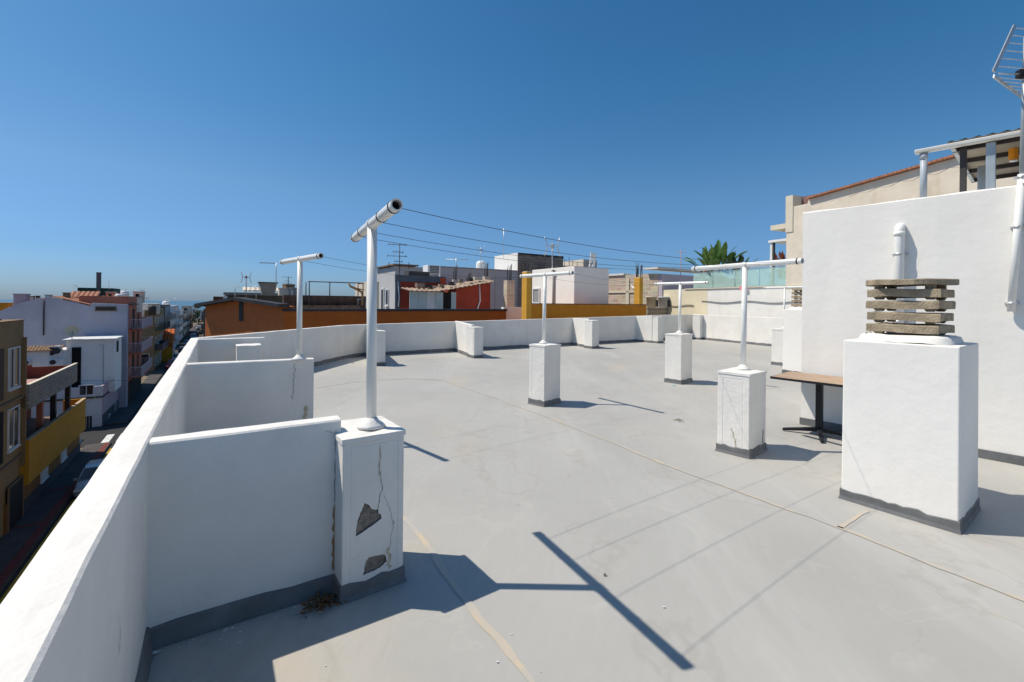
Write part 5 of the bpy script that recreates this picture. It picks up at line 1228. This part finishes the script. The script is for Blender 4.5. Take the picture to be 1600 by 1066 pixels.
# orange tiled roofs and salmon building behind / beside it
Pz = col(199, 56.5); b5b = gthing('orange_roof_building', 'salmon building with terracotta roofs behind the lilac gable', 'building', (Pz.x, Pz.y, 0))
def q5(x, row): a = ext(Pz, e, x); return a, hgt(Pz+e*a, row)
a0_, z0_ = q5(20, 470); a1_, z1_ = q5(150, 471); MB().box(a0_, 0, 0, 7, GZ, z0_-.4).build('wall', CREAM, b5b)
a_, za = q5(105, 465.5); b_, zb2 = q5(128, 458.5); c_, zc2 = q5(152, 465.5)
mb = MB(); mb.add([(a_, 0, za), (c_, 0, zc2), (b_, 2.2, zb2), (a_, 4.4, za), (c_, 4.4, zc2)], [(0, 1, 2), (1, 4, 2), (4, 3, 2), (3, 0, 2)]); mb.build('hip_roof', TILE, b5b)
tiles(b5b, (a_, -.05, za), (c_, -.05, zc2), (0, 2.0, .7), wd=.4, r=.2)
MB().box(a_+.1, c_-.1, .1, 4.3, za-1.3, za-.01).build('turret', LILAC, b5b)
a_, za = q5(152, 471); c_, zc2 = q5(196, 470); tiles(b5b, (a_, -.2, za-.5), (c_, -.2, za-.5), (0, 2.4, 1.1), wd=.4, r=.16)
# B5 salmon facade with white balconies
D5 = 8.2; s0 = fs(199.5, D5)+.75; b5, P5_ = opp('salmon_apartment_house', 'salmon red apartment house with three white balconies over the street', 'apartment house', s0, D5); Lb = ly(222, s0, D5)
MB().box(-4, 0, 0, Lb, GZ, hs(222, 464, D5)).build('wall', SALMON, b5)
MB().box(-6, .3, 0, Lb*.5, hs(205, 476), hs(205, 476)+.1).build('eave', DARKMETAL, b5); MB().box(-.02, .05, Lb*.55, Lb, hs(215, 487), hs(215, 465)).build('cream_corner', CREAM, b5)
for k, (r0, r1) in enumerate(((519, 505), (560, 545), (602, 586))):
    z_ = hgt(fp(208, D5-1.1), r0); balcony(b5, 'E', 0, .2, Lb*.97, z_, 1.15, 'rail', mat('pinkish_white_rail', (.62, .55, .60), .6), 1.0, SALMON)
    door(b5, 'E', 0, Lb*.25, Lb*.25+1.2, z_+.01, z_+2.1, m=SHADE, fm=BROWN); door(b5, 'E', 0, Lb*.62, Lb*.62+1.0, z_+.01, z_+2.1, m=DKRED, fm=BROWN)
MB().box(.0, .04, .3, Lb-.3, GZ+.1, GZ+2.6).build('shop_front', SHADE, b5)
antenna('small white dish antenna at the right of the green netting block', vec(*at(222, 464, 66).xy, at(222, 466, 66).z), hgt(col(222, 66), 452)-hgt(col(222, 66), 466), 'panel', 1.0, .3)
frame_thing('thin pale pole frame on the roof above the salmon house', 180, 221, 459, 466, 62, GREYMETAL, .03, 2.0)
# green netting block with chimney
Pg_ = col(121, 70); gnb = gthing('green_netted_block', 'dark roof block wrapped in green netting', 'roof room', (Pg_.x, Pg_.y, 0)); xe = ext(Pg_, e, 177); MB().box(0, xe, 0, 6, GZ, hgt(Pg_, 449.5)).build('netting', GREENNET, gnb)
for k in range(5): x = xe*k/4.2; MB().box(x, x+.1, -.05, -.001, hgt(Pg_, 466), hgt(Pg_, 450)).build('post', DARKMETAL, gnb)
Pc2 = col(150, 71); gc = gthing('square_chimney', 'tall square grey brown chimney rising above the green netting', 'chimney', (Pc2.x, Pc2.y, 0)); we3 = ext(Pc2, e, 156.5)
MB().box(0, we3, 0, .7, 1, hgt(Pc2, 426.5)).build('stack', mat('chimney_brown', (.12, .11, .12), .9, var=.2), gc); MB().box(-.04, we3+.04, -.04, .74, hgt(Pc2, 426.4), hgt(Pc2, 425.5)).build('cap', DARKMETAL, gc)
P = at(170, 450, 70); antenna('thin whip antenna on the netted block', vec(P.x, P.y, P.z), 1.3, 'flag', .05, 0)
P = at(117, 464, 60); antenna('lamp like antenna left of the green netting', vec(P.x, P.y, P.z), hgt(P, 444)-P.z, 'panel', .8, .2, WFRAME)
P = at(5, 480, 52); yb = gthing('ochre_far_house', 'ochre house edge at the far left horizon', 'house', (P.x, P.y, 0)); MB().box(-8, ext(P, e, 12), 0, 5, GZ, hgt(P, 474)).build('wall', OCHRE, yb); MB().box(-8.1, ext(P, e, 12)+.05, -.05, 5, hgt(P, 474), hgt(P, 473.2)).build('coping', BROWN, yb)

# further houses down the street, each with its own front, windows and balconies
def street_house(name, label, x0, x1, row_top, wm, sm, balc=None, floors=4, D=DF, w_=10, extra=None, top_m=None, bcol=None):
    s0 = fs(x0, D); P = n_*D+u*s0; o = gthing(name, label, 'house' if floors < 3 else 'apartment house', (P.x, P.y, 0)); L_ = fs(x1, D)-s0-.05
    zt = hgt(P, row_top); MB().box(-w_, 0, 0, L_, GZ, zt).build('wall', wm, o)
    if sm: MB().box(.001, .06, .05, L_-.05, GZ, zt-.05).build('street_front', sm, o)
    roof_lip(o, -w_, 0, 0, L_, zt, .25, top_m or wm)
    fl = (zt-GZ)/floors; nw = max(2, min(6, int(L_/3.5)))
    for k in range(floors):
        z = GZ+fl*k
        for j in range(nw):
            a = L_*(j+.25)/nw; window(o, 'E', .06 if sm else 0, a, a+1.3, z+.9, z+2.2, .08, 0)
        if balc and k > 0:
            for (b0_, b1_) in balc: balcony(o, 'E', .06 if sm else 0, L_*b0_, L_*b1_, z+.1, 1.0, 'solid' if (k+len(label)) % 2 else 'rail', bcol or WFRAME, 1.0, sm or wm)
    return o, s0, L_, zt
h6 = street_house('apartment_house', 'olive grey apartment house with dark balconies past the salmon house', 241, 256, 487.5, OLIVE, TAN, [(.05, .5), (.55, .95)], 3, bcol=mat('dark_balcony', (.06, .06, .075), .6))
window(h6[0], 'F', 0, -4.6, -3.4, -7.5, -5.7, .1, 0); door(h6[0], 'F', 0, -2.5, -.6, GZ+.1, GZ+2.8, m=SHADE)
balcony(h6[0], 'F', 0, -5.2, -1.2, -1.1, 1.0, 'solid', mat('white_plate', (.7, .66, .62), .6), .9); balcony(h6[0], 'F', 0, -5.0, -3.0, -4.9, .8, 'rail', WFRAME, .9)
MB().box(-1.6, 0.5, .1, 3, h6[3]+.25, h6[3]+1.35).build('white_roof_box', WALLW, h6[0])
street_house('apartment_house', 'dark grey brown apartment block behind the olive house', 258, 266, 479, mat('dark_grey_render', (.15, .14, .12), .9, var=.15), GREYR, [(.1, .9)], 4, w_=22, bcol=GREYR)
hy_ = street_house('orange_yellow_house', 'small yellow house with orange sloping roof front halfway down the street', 270, 273.5, 545, YELLOW, YELLOW, None, 2, D=DF-1.6, w_=4)
tiles(hy_[0], (-4.2, -.4, hy_[3]+1.0), (0.2, -.4, hy_[3]+1.0), (0, 4, 2.4), m=mat('bright_orange_roof', (.62, .16, .04), .8), wd=.5, r=.2)
mb = MB(); mb.add([(-4, -.02, hy_[3]), (0, -.02, hy_[3]), (0, -.02, hy_[3]+1), (-4, -.02, hy_[3]+1)], [(0, 1, 2, 3)]); MB().box(-3.9, -.1, 0.02, 2.5, hy_[3], hy_[3]+1).build('attic', ORANGE, hy_[0])
street_house('white_apartment_house', 'tall white apartment house behind the orange roofed house', 272, 279, 480, WALLW, WALLW, [(.1, .9)], 5)
street_house('apartment_house', 'tan apartment house right of the tall white one', 280.5, 287, 487, TAN, BROWN, [(.1, .45), (.55, .9)], 4, bcol=CREAM)
street_house('apartment_house', 'greyish brown apartment house farther down the street', 287.6, 292, 488, BROWN, BROWN, [(.1, .9)], 4, bcol=GREYR)
street_house('apartment_house', 'last brown apartment house before the street bends', 292.6, 297, 490, TAN, GREYR, [(.1, .9)], 4, bcol=TAN)
P = col(298.5, 330); pb_ = gthing('pale_blue_house', 'pale blue white house closing the view at the street end', 'house', (P.x, P.y, 0)); wp_ = ext(P, e, 309); zp2 = hgt(P, 483)
MB().box(0, wp_, 0, 8, GZ-3, zp2).build('wall', mat('pale_blue_render', (.42, .50, .58), .9), pb_); roof_lip(pb_, 0, wp_, 0, 8, zp2, .3, WALLW)
for k in range(3): window(pb_, 'F', 0, wp_*.3, wp_*.3+1.2, zp2-2-2.8*k, zp2-.8-2.8*k, .08, 0)
# right hand side of the street beyond the orange house
def right_house(label, x0, x1, row, m, Y0, bm_):
    P = col(x0, Y0); o = gthing('apartment_house', label, 'apartment house', (P.x, P.y, 0)); we = ext(P, e, x1); zt = hgt(P, row)
    MB().box(0, we, 0, 14, GZ, zt).build('wall', m, o); roof_lip(o, 0, we, 0, 14, zt, .3, m)
    for k in range(3):
        z = zt-2.9*(k+1)
        balcony(o, 'W', 0, 1, 12, z, 1.0, 'rail', bm_, .9, m)
        for j in range(3): window(o, 'W', 0, 1.5+j*4, 3+j*4, z+.8, z+2.2, .08, 0)
        window(o, 'F', 0, we*.2, we*.2+1.2, z+.9, z+2.2, .08, 0)
    return o
right_house('dark grey balconied house on the right side of the street beyond the orange house', 318, 345, 485, mat('dark_grey_render', (.15, .14, .12)), 95, DARKMETAL)
right_house('brownish house farther on the right side of the street', 315, 332, 489, BROWN, 150, WFRAME)
right_house('pale house at the far right side of the street', 313.5, 324, 492, PALEGREY, 215, WFRAME)
for (x, row, Y, h, l) in ((229, 478, 80, 1.9, 'white bent antenna above the olive house'), (250, 486, 80, 1.2, 'thin antenna on the olive house roof'), (262, 479, 112, 2.2, 'dark antenna on the grey brown block'), (275, 480, 130, 3, 'thin antenna on the tall white apartment house')):
    P = at(x, row, Y); antenna(l, vec(P.x, P.y, P.z-.3), h, 'panel' if x < 240 else 'yagi', 1.3, .4)
# distant town below the horizon, each house separate
rr = random.Random(77); cols_ = [WALLW, PALEGREY, CREAM2, TAN, CREAM, BROWN]
names = ['white', 'pale grey', 'light cream', 'tan', 'cream', 'brown']
for k in range(22):
    s_ = rr.uniform(360, 1150); dd = rr.uniform(-90, 120) if k % 3 else rr.uniform(-8, 45)
    P = u*s_-e*dd; k2 = P.x/P.y*FP+800
    ci = rr.randrange(6); w_ = rr.uniform(8, 16); h_ = rr.uniform(5, 12); g0 = land_h(s_)
    o = gthing('town_house', 'distant flat roofed town house down towards the sea', 'house', (P.x, P.y, g0), group='distant town houses towards the sea')
    MB().box(0, w_, 0, w_*.8, -1, h_).build('wall', cols_[ci], o)
    m2 = MB()
    for fl in range(int(h_/3)):
        for j in range(3): m2.box(w_*(.15+.28*j), w_*(.15+.28*j)+1.2, -.06, -.001, .9+3*fl, 2.2+3*fl)
    m2.build('windows', GLASSD, o)
# trees
def tree(label, P, h, cr_, seed, m=FOL2, n=420):
    rr_ = random.Random(seed); o = thing('street_tree', label, 'tree', tuple(P), group='trees at the far end of the street')
    MB().path([(0, 0, 0), (.1, .05, h*.3), (.0, .1, h*.6), (.1, 0, h*.8)], [.22, .16, .1, .04], 7).build('trunk', TRUNK, o)
    mb = MB()
    cl = [(rr_.gauss(0, cr_*.42), rr_.gauss(0, cr_*.42), h*.7+rr_.gauss(0, h*.13)) for _ in range(14)]
    for k in range(n):
        c = rr_.choice(cl); p = Vector((c[0]+rr_.gauss(0, cr_*.2), c[1]+rr_.gauss(0, cr_*.2), c[2]+rr_.gauss(0, cr_*.16))); s_ = rr_.uniform(.12, .3)*cr_/2
        a = Vector((rr_.uniform(-1, 1), rr_.uniform(-1, 1), rr_.uniform(-1, 1))).normalized()*s_; b = a.orthogonal().normalized()*s_*.7
        mb.add([p-a, p-b, p+a, p+b], [(0, 1, 2, 3)])
    mb.build('crown', m, o, recalc=False); return o
for k, (x, Y, D_, h, l) in enumerate(((301, 190, 0, 4, 'nearest dark street tree at the end of the street'), (305, 230, 0, 4.5, 'dark street tree in the middle of the row at the street end'), (309, 260, 0, 5, 'street tree beside the far houses'),
                                     (312, 300, 0, 5, 'tall slim street tree on the horizon'), (303, 340, 0, 6, 'wide street tree beyond the crossing'), (307, 420, 0, 7, 'farthest street tree against the sea'))):
    P = col(x, Y); tree(l, vec(P.x, P.y, GZ-.1), h, h*.42, 40+k)

# ------------------------------------------------------------------ cars
def car(label, P, rz, body, seed=0, cls='hatch', group='cars in the street'):
    o = thing('parked_car', label, 'car', tuple(P), rz, group)   # length along local y, nose at -y
    st = [(-2.05, .35, .62, .70), (-1.95, .28, .72, .80), (-1.2, .22, .86, .86), (-.75, .22, .92, .88), (.6, .22, .95, .88), (1.7, .24, .96, .86), (2.0, .32, .90, .80), (2.08, .42, .80, .74)]
    vs = []
    for (y, zb, zt, hw) in st: vs += [(-hw, y, zb), (-hw*1.02, y, (zb+zt)/2), (-hw*.93, y, zt), (0, y, zt+.03), (hw*.93, y, zt), (hw*1.02, y, (zb+zt)/2), (hw, y, zb)]
    n = 7; F = [(j*n+i, j*n+(i+1) % n, (j+1)*n+(i+1) % n, (j+1)*n+i) for j in range(len(st)-1) for i in range(n)]+[tuple(range(n))[::-1], tuple((len(st)-1)*n+i for i in range(n))]
    mb = MB(); mb.add(vs, F, False); bo = mb.build('body', body, o, bevel=.03)
    mb = MB(); g_ = [(-1.05, .90, .80), (-.35, 1.40, .62), (.1, 1.46, .64), (1.2, 1.42, .62), (1.85, .95, .76)]; vs = []
    for (y, z, hw) in g_: vs += [(-hw, y, z), (hw, y, z)]
    lo = [(-.84, -1.05, .88), (.84, -1.05, .88), (-.84, 1.85, .92), (.84, 1.85, .92)]
    mb.add(vs+lo, [(2*i, 2*i+1, 2*i+3, 2*i+2) for i in range(4)]+[(0, 2, 4, 6, 8, 12), (1, 13, 9, 7, 5, 3), (0, 10, 11, 1)] if False else [(2*i, 2*i+1, 2*i+3, 2*i+2) for i in range(4)])
    mb.build('cabin_roof', body, o)
    mb = MB(); mb.add([(-.80, -1.05, .89), (.80, -1.05, .89), (.60, -.37, 1.385), (-.60, -.37, 1.385)], [(0, 1, 2, 3)]); 
    for v in range(4): pass
    w1 = MB(); w1.add([(-.76, -1.04, .925), (.76, -1.04, .925), (.585, -.39, 1.395), (-.585, -.39, 1.395)], [(0, 1, 2, 3)]); w1.build('windscreen', GLASSD, o)
    w1 = MB(); w1.add([(-.72, 1.86, .98), (.72, 1.86, .98), (.58, 1.24, 1.41), (-.58, 1.24, 1.41)], [(0, 3, 2, 1)]); w1.build('rear_window', GLASSD, o)
    for sx in (-1, 1):
        w1 = MB(); w1.add([(sx*.82, -1.0, .90), (sx*.84, 1.78, .93), (sx*.645, 1.18, 1.40), (sx*.645, -.35, 1.39)], [(0, 1, 2, 3)]); w1.build('side_window', GLASSD, o)
        MB().bar((sx*.78, -1.1, .88), (sx*.62, -.36, 1.40), .07, .05).build('pillar', body, o); MB().bar((sx*.72, .3, .92), (sx*.645, .3, 1.43), .06, .06, (0, 1, 0)).build('pillar', body, o)
        MB().box(min(sx*.45, sx*.78), max(sx*.45, sx*.78), -2.06, -1.98, .56, .68).build('headlight', LAMP, o); MB().box(min(sx*.55, sx*.78), max(sx*.55, sx*.78), 2.0, 2.08, .62, .78).build('tail_light', mat('tail_red', (.4, .02, .02), .3), o)
        MB().box(min(sx*.86, sx*1.02), max(sx*.86, sx*1.02), -.95, -.80, .88, 1.0).build('mirror', body, o, bevel=.02)
        for y in (-1.35, 1.3):
            t = MB().tube((sx*.70, y, .31), (sx*.885, y, .31), .31, 18).build('wheel', RUBBER, o); MB().tube((sx*.886, y, .31), (sx*.893, y, .31), .19, 12).build('rim', ALU, t)
    MB().box(-.5, .5, -2.09, -2.0, .34, .48).build('grille', SHADE, o); MB().box(-.26, .26, -2.11, -2.091, .36, .46).build('number_plate', WFRAME, o)
    return o
paints = {'silver': mat('silver_paint', (.42, .44, .46), .28, var=.03, metal=.5, spec=.6), 'white': mat('white_car_paint', (.72, .73, .74), .25, var=.02, spec=.6), 'blue': mat('blue_car_paint', (.04, .10, .20), .25, var=.02, spec=.6),
          'red': mat('red_car_paint', (.42, .02, .02), .25, var=.02, spec=.6), 'grey': mat('grey_car_paint', (.12, .13, .14), .25, var=.02, spec=.6)}
def sp(D, s): P = n_*D+u*s; P.z = GZ-.01; return P
car('silver car parked by the zebra crossing, its bonnet towards the camera', sp(6.1, fs(158, 6.1)), G, paints['silver'])
car('dark blue car in the shade at the lower left behind the parapet', sp(6.0, 11.2), G, paints['blue'])
Pq = sp(11.6, sX0+1.9); car('pale car nosing out of the side road', Pq, G+R(90), paints['silver'])
car('red car farther down the street below the balconies', sp(6.4, 96), G, paints['red']); 
for k, (D, s_, c_, l) in enumerate(((6.3, 106, 'white', 'white car parked down the street behind the red one'), (6.3, 122, 'grey', 'grey car parked on the left halfway down the street'), (6.2, 140, 'silver', 'silver car parked on the left beyond the orange roofed house'),
                                   (2.6, 150, 'white', 'white car parked on the right side of the distant street'), (2.6, 175, 'grey', 'grey car parked on the right side of the distant street'), (2.6, 200, 'silver', 'silver car parked on the right near the street end'),
                                   (6.2, 165, 'blue', 'blue car parked on the left in the distance'), (6.2, 215, 'white', 'white car parked on the left near the street end'), (2.6, 235, 'red', 'red car parked on the right near the trees'), (6.2, 250, 'grey', 'dark car parked beside the far trees'))):
    car(l, sp(D, s_), G+(R(180) if k % 2 else 0), paints[c_])
# overhead cable across the street facades
P = fp(199, DF-.2); pts = [Vector((n_*(DF-.3)+u*s_).to_tuple())+vec(0, 0, -6.0-.02*(s_-40)+.25*math.sin(s_*.35)) for s_ in range(36, 96, 3)]
o = MB().path([p-pts[0] for p in pts], .02, 5).build('street_cable', DARKMETAL, loc=pts[0]); tag(o, 'dark sagging cable strung along the house fronts opposite', 'cable')
for k, (sa, sb, za_, zb_, l) in enumerate(((44, 47, -4.2, -4.6, 'thin cable crossing the street beside the white corner house'), (64, 60, -1.5, -2.2, 'thin cable crossing the street by the salmon balconies'), (84, 86, -3.0, -2.4, 'thin cable crossing the street by the olive house'))):
    a, b = n_*(DF-.4)+u*sa+vec(0, 0, za_), n_*.55+u*sb+vec(0, 0, zb_); pts = [a.lerp(b, i/12)-a-vec(0, 0, .5*(i/12)*(1-i/12)*4*.5) for i in range(13)]
    o = MB().path(pts, .012, 4).build('street_cable', DARKMETAL, loc=a); tag(o, l, 'cable')
clut = [(186, 468, 60, 'tank', 'pale water tank on the salmon house roof behind the lilac wall'), (208, 466, 58, 'box', 'small white roof box on the salmon house'), (216, 466, 60, 'tank2', 'dark round water tank at the right end of the salmon house roof'),
        (232, 485, 72, 'box', 'white box on the olive house roof, left'), (238, 486, 71, 'tank2', 'black tank on the olive house roof'), (260, 479, 108, 'tank', 'white tank on the dark grey brown block'),
        (284, 488, 150, 'box', 'white stair head on the tan apartment house roof'), (290, 489, 172, 'tank2', 'dark tank on the farther brown apartment house'), (26, 480, 46, 'box', 'low cream box behind the purple chimney'), (165, 466, 62, 'box', 'terracotta coloured box beside the green netting'), (195, 463, 66, 'tank', 'small pale tank on the roof near the pale pole frame')]
for x, row, Y, kind_, l in clut:
    P = at(x, row, Y); sc = Y/60
    if kind_ == 'box':
        o = thing('roof_box', l, 'roof box', (P.x, P.y, P.z-.6), G); MB().box(0, 1.1*sc, 0, 1.1*sc, 0, .6+.8*sc).build('body', SALMON if 'terracotta' in l else CREAM2, o); MB().box(-.08, 1.1*sc+.08, -.08, 1.1*sc+.08, .6+.8*sc, .68+.8*sc).build('slab', GREYR, o)
        MB().box(.25*sc, .6*sc, -.03, -.001, .8, .6+.5*sc+.05).build('opening', SHADE, o)
    else:
        o = thing('water_tank', l, 'water tank', (P.x, P.y, P.z-.6), G); m_ = WFRAME if kind_ == 'tank' else DARKMETAL
        MB().lathe([(.42*sc, 0), (.45*sc, .6+.55*sc), (.3*sc, .6+.7*sc), (.12*sc, .6+.72*sc)], n=14).build('tank', m_, o); MB().lathe([(.13*sc, .6+.721*sc), (.13*sc, .6+.79*sc)], n=10).build('lid', GREYR, o)
# clouds none; finish
for o in bpy.data.objects:
    if o.type == 'MESH' and o.parent is None and 'kind' not in o and 'category' not in o: print('UNTAGGED', o.name)
